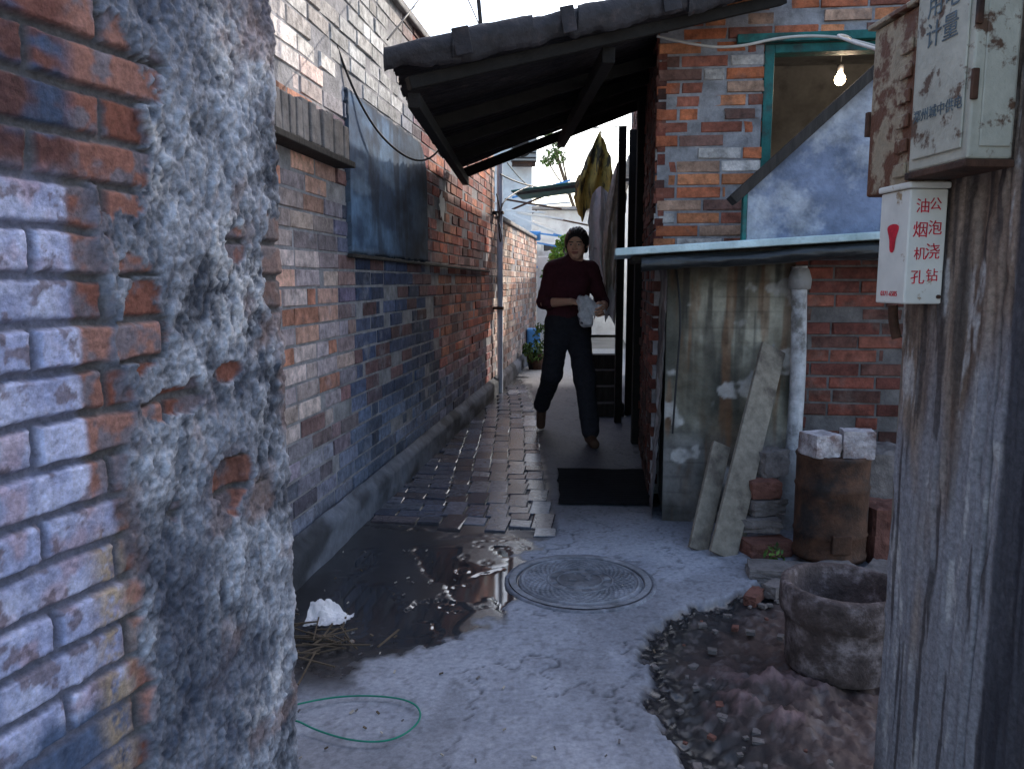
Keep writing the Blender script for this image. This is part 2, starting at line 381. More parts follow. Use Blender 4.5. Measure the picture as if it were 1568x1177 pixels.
M_pav=mat('paving_brick_mat',attr=True,rough=.24,var=.4,scale=30,bump=.25,bscale=90,spec=.6,bdist=.002)
V=[];Fc=[];C=[];n=0;r=np.random.default_rng(12)
def paver(cx,cy,ang,L,Wd):
    global n
    ca,sa=math.cos(ang),math.sin(ang);z=r.normal(0,.0016)+.002;tx=r.normal(0,.016);ty=r.normal(0,.020)
    b=.003;col=np.array([(.09,.10,.14),(.12,.125,.16),(.065,.075,.11),(.12,.10,.11),(.16,.17,.21)][r.integers(5)])*r.uniform(.6,1.2)
    for ins,zz in ((0,-.05),(0,-.003),(b,.0)):
        for sx,sy in ((-1,-1),(1,-1),(1,1),(-1,1)):
            lx=sx*(L/2-ins)+r.normal(0,.0022);ly=sy*(Wd/2-ins)+r.normal(0,.0022)
            V.append((cx+lx*ca-ly*sa,cy+lx*sa+ly*ca,z+zz+lx*tx+ly*ty+.001));C.append(col*(r.uniform(.85,1.15) if ins else .6))
    for i in range(4):
        j=(i+1)%4
        Fc.append((n+i,n+j,n+4+j,n+4+i));Fc.append((n+4+i,n+4+j,n+8+j,n+8+i))
    Fc.append((n+8,n+9,n+10,n+11));n+=12
al=math.atan(1/.09)
for q in range(5):
    yy=3.58+.11*(q%2)+.03*q+r.uniform(0,.05)
    while yy<8.9:
        L=.232 if r.random()<.6 else .114
        xx=.145-q*.113+.02*math.sin(yy*1.1)-.012*(yy-6)
        wl=-1.28+.128*yy
        if xx-.055>wl+.07 : paver(xx,yy+L/2,al+.05*math.cos(yy*1.1)+r.normal(0,.025),L,.107)
        yy+=L+.006
yy=3.80;k=0
while yy<8.3:
    yc=yy+.052;yy+=.111;k+=1
    xr=.145-4*.113+.02*math.sin(yc*1.1)-.012*(yc-6)-.060
    wl=-1.28+.128*yc+.06
    xx=xr
    first=.114 if k%2 else .232
    while xx-wl>.05:
        L=min(first,xx-wl);first=.232
        if yc-.5*max(0,-.45-xx+L)>3.72: paver(xx-L/2,yc-.10*(xx-xr),-.10+r.normal(0,.02),L,.104)
        xx-=L+.006
V=np.array(V);mesh('brick_paving',V,np.array(Fc),M_pav,False,np.array(C))

# manhole cover
R_,T_=np.meshgrid(np.linspace(0,.285,110),np.linspace(0,2*np.pi,400),indexing='ij')
x=R_*np.cos(T_);y=R_*np.sin(T_)
ring=lambda a,wd:ss(wd,wd*.4,np.abs(R_-a))
tread=((np.sin(T_*36)>0)^(np.sin(R_*2*np.pi/.024)>0))*1.0
hh=.004*tread*ss(.135,.14,R_)*ss(.225,.22,R_)+.005*ring(.235,.006)+.005*ring(.13,.005)+.005*ring(.09,.004)
hh+=.004*((np.sin(T_*10)>.2)*ss(.095,.1,R_)*ss(.128,.12,R_))+.0035*(fbm(x*28,y*28,3,2)>.52)*ss(.085,.08,R_)
hh-=.008*ring(.253,.004)
hh+=.003*ss(.256,.26,R_)
hh+=.001*(fbm(x*40,y*40)-.5)
cm=mix((.06,.065,.08),(.22,.23,.26),ss(.25,.7,fbm(x*8,y*8,2))*.6+.4*np.clip(hh/.005,0,1))
cm=mix(cm,(.03,.03,.035),ring(.253,.005))
cm=mix(cm,(.25,.26,.30),ss(.52,.62,fbm(x*6+3,y*6,7))*.6)
v=np.stack([x+.274,y+3.03,hh+.006],-1).reshape(-1,3)
mh=mesh('cover',v,gridfaces(*R_.shape),mat('cast_iron_mat',attr=True,rough=.55,var=.35,scale=30,bump=.3,bscale=100,spec=.4),True,cm.reshape(-1,3))
M_mf=mat('manhole_rim_mat',(.14,.145,.17),.8,.4,20,.6,70,col2=(.26,.27,.31),c2s=8)
fr=lathe('frame',[(.283,-.02),(.286,.006),(.299,.007),(.304,.003),(.308,-.02)],(.274,3.03,0),M_mf,96,jit=.02)
group('manhole_cover',[mh,fr])
M_mat=mat('rubber_mat_mat',(.008,.008,.010),.95,.3,20,.4,80,spec=.08)
U_,V_=np.meshgrid(np.linspace(0,.56,90),np.linspace(0,.80,120),indexing='ij')
zz=.012+.008*(fbm(U_*5,V_*5)-.5)+.002*(np.sin(V_*160)>0)
xx=.25+U_+.05*V_+.03*(fbm(V_*6,1.1)-.5);yy=4.12+V_-.05*U_+.04*(fbm(U_*6,2.1)-.5)
mesh('doormat',np.stack([xx,yy,zz],-1).reshape(-1,3),gridfaces(*U_.shape),M_mat,True)

# ------------------------------------------------------------ house (right)
HF=Frame((.79,3.93),(.9925,-.122))
UF=Frame((.765,4.30),(.9925,-.122))
def c_front(s,z,r):
    c=np.array([(.50,.155,.07),(.42,.13,.065),(.30,.105,.07),(.54,.21,.10),(.20,.105,.085),(.44,.27,.19)][r.integers(6)])
    if r.random()<.10: c=np.array((.56,.51,.48))
    return c*r.uniform(.65,1.12)
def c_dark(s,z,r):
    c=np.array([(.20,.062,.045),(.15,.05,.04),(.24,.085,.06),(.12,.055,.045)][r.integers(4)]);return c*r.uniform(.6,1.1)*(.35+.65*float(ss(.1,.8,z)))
kids=[]
WL,WR,WT=.545,2.3,2.41
kids.append(bricks('front_bricks',UF,0,3.8,1.30,3.2,M_brickR,c_front,course=.067,blen=.235,mort=.012,holes=[(WL,WR,1.2,WT)],seed=9,jit=.0035))
kids.append(box('front_core_left',UF,.01,WL-.005,.0055,.24,0,WT,M_mortar,0))
kids.append(box('front_core_top',UF,.01,3.8,.0055,.24,WT+.005,3.65,M_mortar,0))
kids.append(box('front_core_right',UF,WR+.005,3.8,.0055,.24,0,WT+.002,M_mortar,0))
kids.append(box('front_core_sill',UF,WL-.003,WR,.0055,.24,0,1.36,M_mortar,0))
SFu=Frame(UF.P(0,0,0)[:2],UF.n)
SF=Frame(HF.P(0,0,0)[:2],HF.n)
HL=5.8
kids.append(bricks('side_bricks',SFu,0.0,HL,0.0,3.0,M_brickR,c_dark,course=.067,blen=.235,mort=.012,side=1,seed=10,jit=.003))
kids.append(box('side_core',UF,.006,.24,.245,HL,0,3.65,M_mortD,0))
kids.append(box('far_core',UF,.245,3.6,HL-.24,HL,0,3.65,M_conc,0))
kids.append(box('right_core',UF,3.36,3.6,.245,HL-.245,0,3.65,M_conc,0))
kids.append(box('light_block_slab',UF,-.02,3.85,-.05,HL+.1,3.655,3.72,M_conc,.01))  # unseen cap over the house, added to block light
kids.append(box('sun_blocker',UF,1.2,3.8,.0,HL,3.725,4.6,M_conc,.01))  # unseen block added above the house to keep sun off the foreground
kids.append(box('room_back',UF,.25,3.3,2.2,2.25,0,3.0,M_int,0))
kids.append(box('room_ceiling',UF,.25,3.3,.25,2.19,2.85,2.9,M_int,0))
kids.append(box('room_left',UF,.25,.3,.25,2.19,0,2.845,M_int,0))
kids.append(box('room_right',UF,3.0,3.05,.25,2.19,0,2.845,M_int,0))
kids.append(beam('room_stair_slope',UF.P(.45,1.3,1.6),UF.P(2.6,1.3,3.1),.7,.06,M_int))
kids.append(beam('room_handrail',UF.P(.55,.9,1.75),UF.P(2.2,.9,2.85),.05,.05,M_dark))
for (a0,a1,z0,z1) in [(WL,WL+.05,1.36,WT),(WR-.045,WR,1.36,WT),(WL+.05,WR-.045,WT-.045,WT),(WL+.05,WR-.045,1.36,1.4)]:
    kids.append(box('window_frame',UF,a0,a1,.0,.09,z0,z1,M_teal,.004))
kids.append(box('lintel',UF,.40,2.6,-.035,.0,WT+.002,WT+.045,M_teal,.004,.002))
group('brick_house',kids)
bc=np.array((1.895,4.72,2.36))
em=D.materials.new('bulb_glow_mat');em.use_nodes=True;q=em.node_tree.nodes['Principled BSDF']
q.inputs['Emission Color'].default_value=(1,.80,.48,1);q.inputs['Emission Strength'].default_value=25;q.inputs['Base Color'].default_value=(1,.8,.5,1)
bl=lathe('glass',[(.001,-.038),(.015,-.035),(.027,-.022),(.031,-.005),(.026,.012),(.014,.03),(.012,.04)],bc,em,24)
so_=lathe('socket',[(.014,.04),(.018,.045),(.018,.075),(.004,.08)],bc,M_wire,24)
cb=tube('flex',[bc+np.array((0,0,.08)),bc+np.array((.01,0,.25)),bc+np.array((0,0,.45))],.003,M_wire)
pt=D.lights.new('bulb_light','POINT');pt.energy=14;pt.color=(1,.78,.54);pt.shadow_soft_size=.03
po=D.objects.new('bulb_light',pt);link(po);po.location=bc+np.array((0,-.06,0))
group('light_bulb',[bl,so_,cb,po])
PF=HF.P
zt=lambda a:1.62+.93*(a-.31)
nU,nV=70,90
U_,V_=np.meshgrid(np.linspace(.33,1.6,nU),np.linspace(0,1,nV),indexing='ij')
ztop=zt(U_)-.03;zb_=1.345+.058*(U_+.28)*1.0
ZZ=zb_+(ztop-zb_)*V_
hgt=.018*(fbm(U_*6,ZZ*6,3)-.5)+.012*(fbm(U_*22,ZZ*22,8)-.5)
par=mesh('rendered_panel',PF(U_,-.16-hgt,ZZ).reshape(-1,3),gridfaces(nU,nV),M_plw,True)
pts=[(.33,1.36),(1.6,1.42),(1.6,zt(1.6)-.03),(.33,zt(.33)-.03)]
v=[PF(a,-.14,z) for a,z in pts]+[PF(a,-.06,z) for a,z in pts]
par2=mesh('panel_core',v,[(0,1,2,3),(7,6,5,4),(0,3,7,4),(3,2,6,7),(1,5,6,2),(0,4,5,1)],M_plw)
cap=beam('sloping_board',PF(.26,-.13,zt(.26)),PF(1.65,-.13,zt(1.65)),.14,.045,M_dark)
cap2=beam('edge_strip',PF(.313,-.175,1.36),PF(.313,-.175,1.60),.03,.02,M_teal,up=(1,0,0))
group('stair_parapet',[par,par2,cap,cap2])
def hpl(A,Z): return .04*(fbm(A*3,Z*3,5)-.5)+.025*(fbm(A*14,Z*14,2)-.5)+.03*ss(.5,.0,Z)
def cpl(A,Z,H):
    n=fbm(A*5,Z*4,9);c=mix((.12,.11,.085),(.33,.31,.25),ss(.35,.65,n))
    c=mix(c,(.18,.17,.17),ss(.55,.35,Z)*.7);c=mix(c,(.04,.04,.034),ss(.50,.64,fbm(A*4+7,Z*1.5,3))*.8)
    c=mix(c,(.10,.07,.045),ss(.5,.7,fbm(A*9,Z*2.5,13))*.6)
    st=fbm(A*26,Z*1.3,41);c=mix(c,(.035,.032,.03),ss(.54,.66,st)*ss(.3,1.2,Z)*.75)
    c=mix(c,(.16,.075,.035),ss(.58,.68,fbm(A*18,Z*1.8,52))*.55)
    b,_=brickpat(A+.4,Z,.075,.24);c=mix(c,c*.75,ss(.003,-.002,b)*ss(.52,.65,fbm(A*3,Z*3,22)))
    c=mix(c,(.48,.46,.44),ss(.62,.68,fbm(A*7,Z*6,31))*.7)
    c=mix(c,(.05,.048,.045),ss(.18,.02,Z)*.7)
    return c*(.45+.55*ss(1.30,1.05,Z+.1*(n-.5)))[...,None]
lo=[]
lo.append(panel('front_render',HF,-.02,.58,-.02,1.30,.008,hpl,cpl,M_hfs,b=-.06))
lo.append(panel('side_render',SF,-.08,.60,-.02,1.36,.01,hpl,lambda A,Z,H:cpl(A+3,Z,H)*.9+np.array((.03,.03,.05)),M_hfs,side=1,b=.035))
lo.append(box('block_core',HF,-.012,.56,-.04,.36,0,1.3,M_conc,0))
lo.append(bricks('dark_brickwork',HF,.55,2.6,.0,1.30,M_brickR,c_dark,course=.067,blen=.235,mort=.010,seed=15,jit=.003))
lo.append(box('dark_core',HF,.57,2.6,.0055,.2,0,1.3,M_mortD,0))
group('rendered_wall',lo)
sk=[]
M_slab=mat('slab_paint_mat',(.50,.62,.64),.7,.3,12,.4,50,col2=(.22,.30,.30),c2s=6)
def slab(nm,dz,th,b0,b1,a0,a1,m):
    v=[]
    for q in (0,th):
        for a,b in ((a0,b0),(a1,b0),(a1,b1),(a0,b1)):
            v.append(HF.P(a,b,1.315+.058*(a+.28)+dz+q))
    o=mesh(nm,v,BF,m);k=o.modifiers.new('b','BEVEL');k.width=.006;k.segments=2;return o
sk.append(slab('slab',0,.034,-.34,.32,-.28,1.9,M_slab))
M_tarp=mat('black_tarp_mat',(.015,.017,.019),.45,.3,10,.5,25,spec=.5)
U_,V_=np.meshgrid(np.linspace(-.16,1.8,260),np.linspace(0,2*np.pi,40),indexing='ij')
rr=.042+.026*(fbm(U_*6,V_*1.0)-.5)+.008*np.sin(U_*9+V_)
bb=-.30+rr*np.cos(V_)*1.1;zz=1.285+.058*(U_+.28)-.016+rr*np.sin(V_)*.75
sk.append(mesh('tarpaulin_roll',HF.P(U_,bb,zz).reshape(-1,3),gridfaces(*U_.shape),M_tarp,True))
sk.append(slab('slab_underboard',-.03,.028,-.26,.3,-.2,1.9,M_dark))
group('counter_slab',sk)
pp=HF.P(.60,-.10,0)
tube_pts=[pp+np.array((.0,0,.36)),pp+np.array((.01,0,.7)),pp+np.array((-.0,0,1.0)),pp+np.array((-.01,0,1.27))]
group('downpipe',[tube('pipe',tube_pts,.036,mat('old_pipe_mat',(.42,.42,.44),.7,.35,14,.5,50,col2=(.15,.14,.13),c2s=8)),
   lathe('collar',[(.036,0),(.050,.005),(.053,.05),(.043,.09),(.036,.1)],pp+np.array((-.005,0,1.16)),M_conc,32,jit=.1),
   lathe('foot',[(.075,-.36),(.07,-.2),(.05,-.02),(.036,.03)],pp+np.array((0,0,.36)),M_conc,32,jit=.15)])
def board(name,p,q,wd,th,m):
    return beam(name,p,q,wd,th,m,up=(.35,-1,.3),bev=.003)
board('leaning_board',(.925,3.32,.0),(1.27,3.80,.88),.135,.020,M_wood)
board('leaning_board.001',(1.03,3.44,.0),(1.22,3.80,.80),.06,.022,M_wood)
board('leaning_board.002',(.835,3.40,.0),(.985,3.62,.44),.095,.02,M_wood)
bx,by=1.37,3.27
prof=[(.001,.02),(.14,.0),(.150,.0),(.152,.02),(.146,.03),(.147,.10),(.152,.11),(.147,.12),(.148,.30),(.153,.31),(.148,.32),(.148,.425),(.154,.44),(.148,.452),(.135,.45),(.13,.42),(.001,.40)]
brl=lathe('drum',prof,(bx,by,.03),M_rust,64,jit=.02)
dr=box('draught_door',W,bx-.05,bx+.03,by-.158,by-.140,.08,.16,M_rust,.004)
group('metal_drum_stove',[brl,dr])
import bmesh
def rock(name,c,s,m,seed=0,rot=0,amp=.12,rnd=.22,cuts=7):
    bm=bmesh.new();bmesh.ops.create_cube(bm,size=1)
    bmesh.ops.subdivide_edges(bm,edges=bm.edges,cuts=cuts,use_grid_fill=True)
    P=np.array([v.co[:] for v in bm.verts])
    L=np.linalg.norm(P,axis=1,keepdims=True);P=P*(1-rnd)+P/L*.5*rnd*1.15
    nn=fbm(P[:,0]*3+seed,P[:,1]*3,P[:,2]*3,4)-.5
    P=P*(1+amp*2*nn)[:,None]
    P=P*np.array(s);ca,sa=math.cos(rot),math.sin(rot)
    Q=P.copy();Q[:,0]=P[:,0]*ca-P[:,1]*sa;Q[:,1]=P[:,0]*sa+P[:,1]*ca
    Q+=np.array(c)
    for v,q in zip(bm.verts,Q): v.co=q
    me=D.meshes.new(name);bm.to_mesh(me);bm.free()
    me.materials.append(m);o=D.objects.new(name,me);link(o);return o
M_blk=mat('pale_block_mat',(.42,.38,.39),.95,.45,25,1.0,40,col2=(.19,.13,.12),c2s=12)
rock('concrete_block',(1.288,3.22,.525),(.12,.13,.095),M_blk,1,.25,.09,.08)
rock('concrete_block.001',(1.435,3.20,.532),(.125,.10,.115),M_blk,5,-.2,.11,.08)
rub=[]
M_rub=mat('rubble_mat',(.15,.13,.125),.95,.4,14,.8,60)
M_rubr=mat('red_rubble_mat',(.15,.065,.05),.95,.4,14,.8,60)
k=0
for (x,y,z,sx,sy,sz,rt) in [(1.13,3.36,.03,.20,.12,.07,.2),(1.12,3.45,.11,.18,.11,.06,-.1),(1.16,3.50,.18,.17,.11,.07,.3),(1.15,3.5,.26,.14,.10,.08,.1),(1.10,3.09,.015,.26,.14,.06,-.2),
   (1.30,3.05,.02,.22,.14,.07,.3),(1.62,3.3,.1,.2,.2,.3,.1),(1.7,3.5,.2,.3,.2,.5,.1),(1.03,2.93,.01,.10,.06,.05,.7),(.93,2.88,.0,.12,.05,.04,1),(1.21,3.6,.36,.16,.1,.12,.5),(1.5,3.06,.02,.16,.1,.07,.9)]:
    rub.append(rock('rubble_%d'%k,(x,y,z),(sx,sy,sz),M_rub if k%3 else M_rubr,k*3.3,rt,.16,.1));k+=1
rr_=random.Random(3)
for i in range(80):
    y=rr_.uniform(1.75,3.3);x=.45+.10*(y>2.4)+.5*max(0,(y-2.55)/.6)+abs(rr_.gauss(0,.16))
    s=rr_.choice((.006,.008,.010,.014,.020))
    rub.append(rock('stone_%d'%i,(x,y,-.012),(s*1.5,s*1.1,s*.7),M_rub if i%5 else M_rubr,i*1.7,rr_.uniform(0,3),.25,.1,3))
group('rubble_pile',rub)
pc=(1.03,2.34,.0)
prof=[(.150,.0),(.158,.01),(.160,.06),(.161,.12),(.166,.155),(.176,.165),(.182,.185),(.183,.235),(.180,.250),(.172,.256),(.158,.257),(.150,.247),(.140,.20),(.134,.06),(.001,.05)]
pt_=lathe('pot_wall',[(r_*1.02,z_*1.06) for r_,z_ in prof],pc,mat('old_terracotta_mat',(.085,.062,.058),.92,.5,18,.9,60,col2=(.19,.155,.155),c2s=9),128,jit=.035)
so2=lathe('soil',[(.001,.07),(.05,.08),(.1,.065),(.138,.06)],pc,mat('wet_soil_mat',(.02,.017,.015),.8,.4,20,.6,60),48,jit=.1)
group('clay_pot',[pt_,so2])

# ------------------------------------------------------------ lean-to roof over alley
A=np.array((-.47,3.20,2.03));B=np.array((1.35,4.02,2.63));Dd=np.array((-.43,6.3,2.07));E=np.array((1.20,6.5,2.70))
rf=[]
def bil(u,v):
    u=u[...,None];v=v[...,None]
    return A*(1-u)*(1-v)+B*u*(1-v)+Dd*(1-u)*v+E*u*v
ns=5
for s_ in range(ns):
    v0=s_/ns-.0+(.0 if s_==0 else -.02);v1=(s_+1)/ns
    U_,V_=np.meshgrid(np.linspace(-.01-.02*(s_%2),1,120),np.linspace(v0,v1,50),indexing='ij')
    P=bil(U_,V_);P[...,2]+=.012*np.sin(V_*2*np.pi*40)+.02*(fbm(U_*8+s_,V_*12)-.5)+.010*(ns-s_)*1.0
    P[...,0]-=.08*(fbm(V_*14,s_+.5)-.5)*(U_<.02)
    top=P.copy();top[...,2]+=.012
    nu,nv=U_.shape;f2=gridfaces(nu,nv,True);f=gridfaces(nu,nv);n0=nu*nv
    def strip(ids): return np.stack([ids[:-1],ids[1:],ids[1:]+n0,ids[:-1]+n0],1)
    idx=np.arange(n0).reshape(nu,nv)
    ff=np.concatenate([f2,f+n0,strip(idx[:,0]),strip(idx[::-1,-1]),strip(idx[0,::-1]),strip(idx[-1,:])])
    rf.append(mesh('roof_sheet_%d'%s_,np.concatenate([P.reshape(-1,3),top.reshape(-1,3)]),ff,M_tar,True))
M_rafter=mat('black_timber_mat',(.012,.010,.009),.9,.4,10,.4,40)  # near-black timber colour for roof framing, posts and planks
rf.append(beam('front_rafter',A+np.array((.05,.10,-.04)),B+np.array((0,.10,-.04)),.05,.05,M_rafter))
rf.append(beam('rear_rafter',Dd+np.array((.05,-.1,-.05)),E+np.array((0,-.1,-.05)),.06,.07,M_rafter))
rf.append(beam('eave_purlin',A+np.array((.07,.12,-.10)),Dd+np.array((.07,-.05,-.10)),.05,.06,M_rafter))
rf.append(beam('mid_purlin',A*.5+B*.5+np.array((0,.12,-.11)),Dd*.5+E*.5+np.array((0,-.05,-.11)),.06,.07,M_rafter))
for t in (.3,.5,.7):
    rf.append(beam('rafter_%d'%int(t*10),A*(1-t)+Dd*t+np.array((.05,0,-.05)),B*(1-t)+E*t+np.array((0,0,-.05)),.05,.06,M_rafter))
for k in range(7):
    u0=k/7-.015;u1=(k+1)/7+.02
    U_,V_=np.meshgrid(np.linspace(u0,u1,40),np.linspace(0,1,24),indexing='ij')
    ctr=A+(B-A)*U_[...,None]
    th=np.pi*(-.35+1.1*V_)
    rad=.050+.022*(fbm(U_*16,V_*2,k)-.5)+.010*(k%2)
    dz=np.sin(th)*rad*1.0;dy=-np.cos(th)*rad*.9
    hang=.05*(fbm(U_*22,k*1.1)-.2)*(V_<.15)
    Q=ctr+np.stack([0*dy,dy+.02,dz+.035-hang],-1)
    rf.append(mesh('felt_strip_%d'%k,Q.reshape(-1,3),gridfaces(*U_.shape),M_tar,True))
for t,wd in ((.16,.07),(.40,.06),(.66,.08)):
    p=A+(B-A)*t
    rf.append(beam('felt_flap_%d'%int(t*100),p+np.array((-.03,-.062,.075)),p+np.array((-.01,-.055,-.03)),wd,.008,M_tar,up=(0,1,0)))
rf.append(beam('post_near',(.905,6.62,0),(.905,6.62,2.45),.06,.06,M_rafter,up=(0,1,0)))
rf.append(beam('post_door',(.93,5.75,0),(.93,5.75,2.5),.08,.07,M_rafter,up=(0,1,0)))
group('lean_to_roof',rf)
pk=[]
for i in range(5):
    pk.append(box('plank_%d'%i,W,1.02+i*.085,1.10+i*.085,7.0+random.uniform(-.01,.01),7.03,0,2.5,M_rafter,.003))
group('plank_partition',pk)
sh=[]
for i in range(4): sh.append(box('step_%d'%i,W,.72,1.0,6.9+i*.16,7.05+i*.16,0,.12+.13*i,M_dark,.005))
group('wooden_steps',sh)

# ------------------------------------------------------------ laundry
def cloth(name,x0,x1,y,z0,z1,m,seed,prof,folds=5):
    U_,V_=np.meshgrid(np.linspace(0,1,110),np.linspace(0,1,110),indexing='ij')
    T=1-V_
    wd=np.interp(T,[p[0] for p in prof],[p[1] for p in prof])
    ztp=z1-.07*(np.abs(U_-.5)*2)**1.5*(T<.5)
    cx=(x0+x1)/2+.03*np.sin(T*3+seed)
    xx=cx+(U_-.5)*(x1-x0)*wd+.018*(fbm(T*7,U_*2,seed)-.5)*2
    hem=.16*(fbm(U_*3.5,seed*1.3)-.5)*T+.04*np.sin(U_*folds*6.28+seed)*T
    zz=ztp-(ztp-z0)*T+hem
    yy=y+.05*np.sin(U_*folds*6.28+seed+T*1.5)*(.3+.7*T)+.05*(fbm(U_*7,T*4,seed)-.5)
    return mesh(name,np.stack([xx,yy,zz],-1).reshape(-1,3),gridfaces(*U_.shape),m,True)
M_ol=mat('olive_cloth_mat',(.50,.36,.10),.9,.4,8,.2,30,col2=(.09,.08,.05),c2s=7,c2t=(.50,.56),stretch=(2,2,.6))
M_wc=mat('white_cloth_mat',(.74,.70,.71),.9,.15,10,.2,30)
M_gc=mat('beige_cloth_mat',(.44,.38,.32),.9,.3,10,.2,30)
group('hanging_laundry',[cloth('olive_shirt',.56,.90,6.95,1.78,2.47,M_ol,2,[(0,.22),(.08,.35),(.25,.62),(.5,.85),(.8,1.0),(1,.82)],2.5),
   cloth('white_sheet',.66,.90,6.85,.90,2.0,M_wc,5,[(0,.6),(.2,.9),(.6,1),(1,.75)],2),cloth('beige_cloth',.79,.96,6.80,1.15,2.2,M_gc,8,[(0,.5),(.2,.9),(.7,1),(1,.6)],2),
   tube('clothes_line',[(.2,6.95,2.50),(.6,6.95,2.49),(1.0,6.9,2.51)],.004,M_wire),tube('hanger',[(.64,6.95,2.42),(.725,6.95,2.51),(.81,6.95,2.42)],.004,M_wire,False)])

# ------------------------------------------------------------ plank wall + meter boxes (right foreground)
PFm=Frame((.835,1.70),(.07,-1))
def hwd(A_,Z_):
    pw=.34;k=np.floor((A_+.02)/pw);f=(A_+.02)/pw-k;e=np.minimum(f,1-f)*pw
    g=fbm(A_*45,Z_*3.0,2,5,.6);g2=fbm(A_*8,Z_*1.2,4)
    h=.009*(g-.5)+.014*(g2-.5)-.012*ss(.006,.0,e)+.012*ss(.42,.44,A_)
    h-=.006*ss(.60,.66,fbm(A_*16,Z_*2.6,9))
    h+=.005*(fbm(A_*90,Z_*14,19)-.5)
    h-=.02*ss(.02,0,A_+.02*(fbm(Z_*14,.5)-.5))
    return h
def cwd(A_,Z_,H_):
    g=fbm(A_*50,Z_*2.6,2.5,5,.6);g2=fbm(A_*7,Z_*1.6,6);g3=fbm(A_*24,Z_*5,8,5,.65)
    c=mix((.12,.08,.06),(.28,.21,.165),ss(.3,.7,g))
    c=mix(c,(.24,.235,.255),ss(.42,.62,g2+.3*(1.0-Z_)*.5))
    c=mix(c,(.48,.46,.45),ss(.60,.70,g3)*.7)
    c=mix(c,(.045,.04,.038),ss(.56,.68,fbm(A_*12,Z_*1.1,12))*.8)
    c=mix(c,(.05,.04,.04),ss(.62,.68,fbm(A_*60,Z_*3,17))*.8)
    c=mix(c,(.035,.035,.045),ss(.345,.36,A_)*.85)
    c=mix(c,(.05,.045,.04),ss(-.004,-.012,H_)*.6)
    return c
pwk=[panel('weathered_face',PFm,0,1.3,-.03,3.2,.0035,hwd,cwd,M_hf)]
pwk.append(box('plank_core',PFm,.004,1.3,.012,.12,0,3.2,M_wood,0))
group('plank_wall',pwk)
M_boxw=mat('chipped_cream_paint_mat',(.40,.385,.32),.55,.25,9,.25,60,col2=(.10,.055,.035),c2s=16,c2t=(.56,.62),spec=.4)
M_boxr=mat('rusty_cream_paint_mat',(.36,.29,.20),.6,.35,12,.4,60,col2=(.11,.045,.025),c2s=12,c2t=(.46,.54))
M_boxn=mat('white_box_paint_mat',(.70,.68,.62),.5,.12,8,.1,60,col2=(.34,.23,.13),c2s=22,c2t=(.63,.69))
M_red=mat('red_paint_mat',(.55,.02,.04),.6,.4,40,0)
M_ink=mat('faded_ink_mat',(.10,.13,.15),.7,.5,40,0)
def text(body,size,center,right,up,m,space=1.0):
    c=D.curves.new('lettering','FONT');c.body=body;c.size=size;c.align_x='CENTER';c.align_y='CENTER';c.extrude=.0004;c.space_line=space
    o=D.objects.new('lettering',c);link(o);c.materials.append(m)
    r_=Vector(right).normalized();u_=Vector(up).normalized();n_=r_.cross(u_)
    M=Matrix((r_,u_,n_)).transposed().to_4x4();M.translation=Vector(center);o.matrix_world=M;return o
def bP(a,b,z): return PFm.P(a,b,z)
sb=[box('case',PFm,.06,.164,-.086,-.01,1.156,1.375,M_boxn,.003),box('lid_flange',PFm,.055,.170,-.091,-.008,1.376,1.388,M_boxn,.003)]
R3=(PFm.n[0],PFm.n[1],0);Ld=(PFm.d[0],PFm.d[1],0)
for j,(ch,bz) in enumerate((('公泡浇钻',-.033),('油烟机孔',-.060))):
    for i,c_ in enumerate(ch):
        sb.append(text(c_,.026+.003*((i*7+j)%3),bP(.1652,bz+.002*((i+j)%2)-.002,1.345-i*.045-.004*j),R3,(.05*((i+j)%3-1),0,1),M_red))
U_=np.linspace(0,2*np.pi,28,endpoint=False)
rb=[bP(.112+(.018+.005*math.sin(3*t))*math.cos(t),-.0868,1.29+.028*math.sin(t)+.006*math.cos(2*t)) for t in U_]
sb.append(mesh('red_blot',rb,[tuple(range(len(rb)))],M_red))
sb.append(text('0371-6585',.014,bP(.11,-.0866,1.175),Ld,(0,0,1),M_red))
sb.append(tube('screw',[bP(.165,-.018,1.17),bP(.169,-.018,1.17)],.004,M_rust))
group('white_junction_box',sb)
mb=[]
mb.append(box('case_rusty',PFm,.0,.157,-.088,-.012,1.375,1.71,M_boxr,.005))
mb.append(box('rain_hood',PFm,-.012,.160,-.098,-.005,1.712,1.722,M_boxr,.002))
mb.append(box('case_white',PFm,.160,.335,-.092,-.012,1.405,1.95,M_boxw,.004))
mb.append(box('door_leaf',PFm,.175,.32,-.0965,-.0925,1.425,1.93,M_boxw,.002))
mb.append(box('door_strip',PFm,.3355,.339,-.074,-.018,1.425,1.93,M_boxw,.002))
mb.append(text('用电\n计量',.048,bP(.248,-.0975,1.66),Ld,(0,0,1),M_ink,1.1))
mb.append(text('郑州城中供电',.024,bP(.248,-.0975,1.50),Ld,(0,0,1),M_ink))
for i in range(6):
    mb.append(box('vent_rib_%d'%i,PFm,.11,.150,-.0945,-.0888,1.40+i*.046,1.425+i*.046,M_boxr,.002))
mb.append(box('hinge_1',PFm,.335,.342,-.096,-.084,1.5,1.55,M_rust,.002))
mb.append(box('hinge_2',PFm,.335,.342,-.096,-.084,1.62,1.66,M_rust,.002))
mb.append(box('latch',PFm,-.012,.0,-.093,-.073,1.50,1.55,M_rust,.002))
mb.append(box('bottom_plate',PFm,.157,.340,-.097,-.01,1.391,1.404,M_rust,.002))
group('electric_meter_box',mb)
group('conduit',[tube('pipe',[bP(.03,-.03,1.15),bP(.03,-.03,1.12),bP(.035,-.02,1.08)],.010,M_rust)])

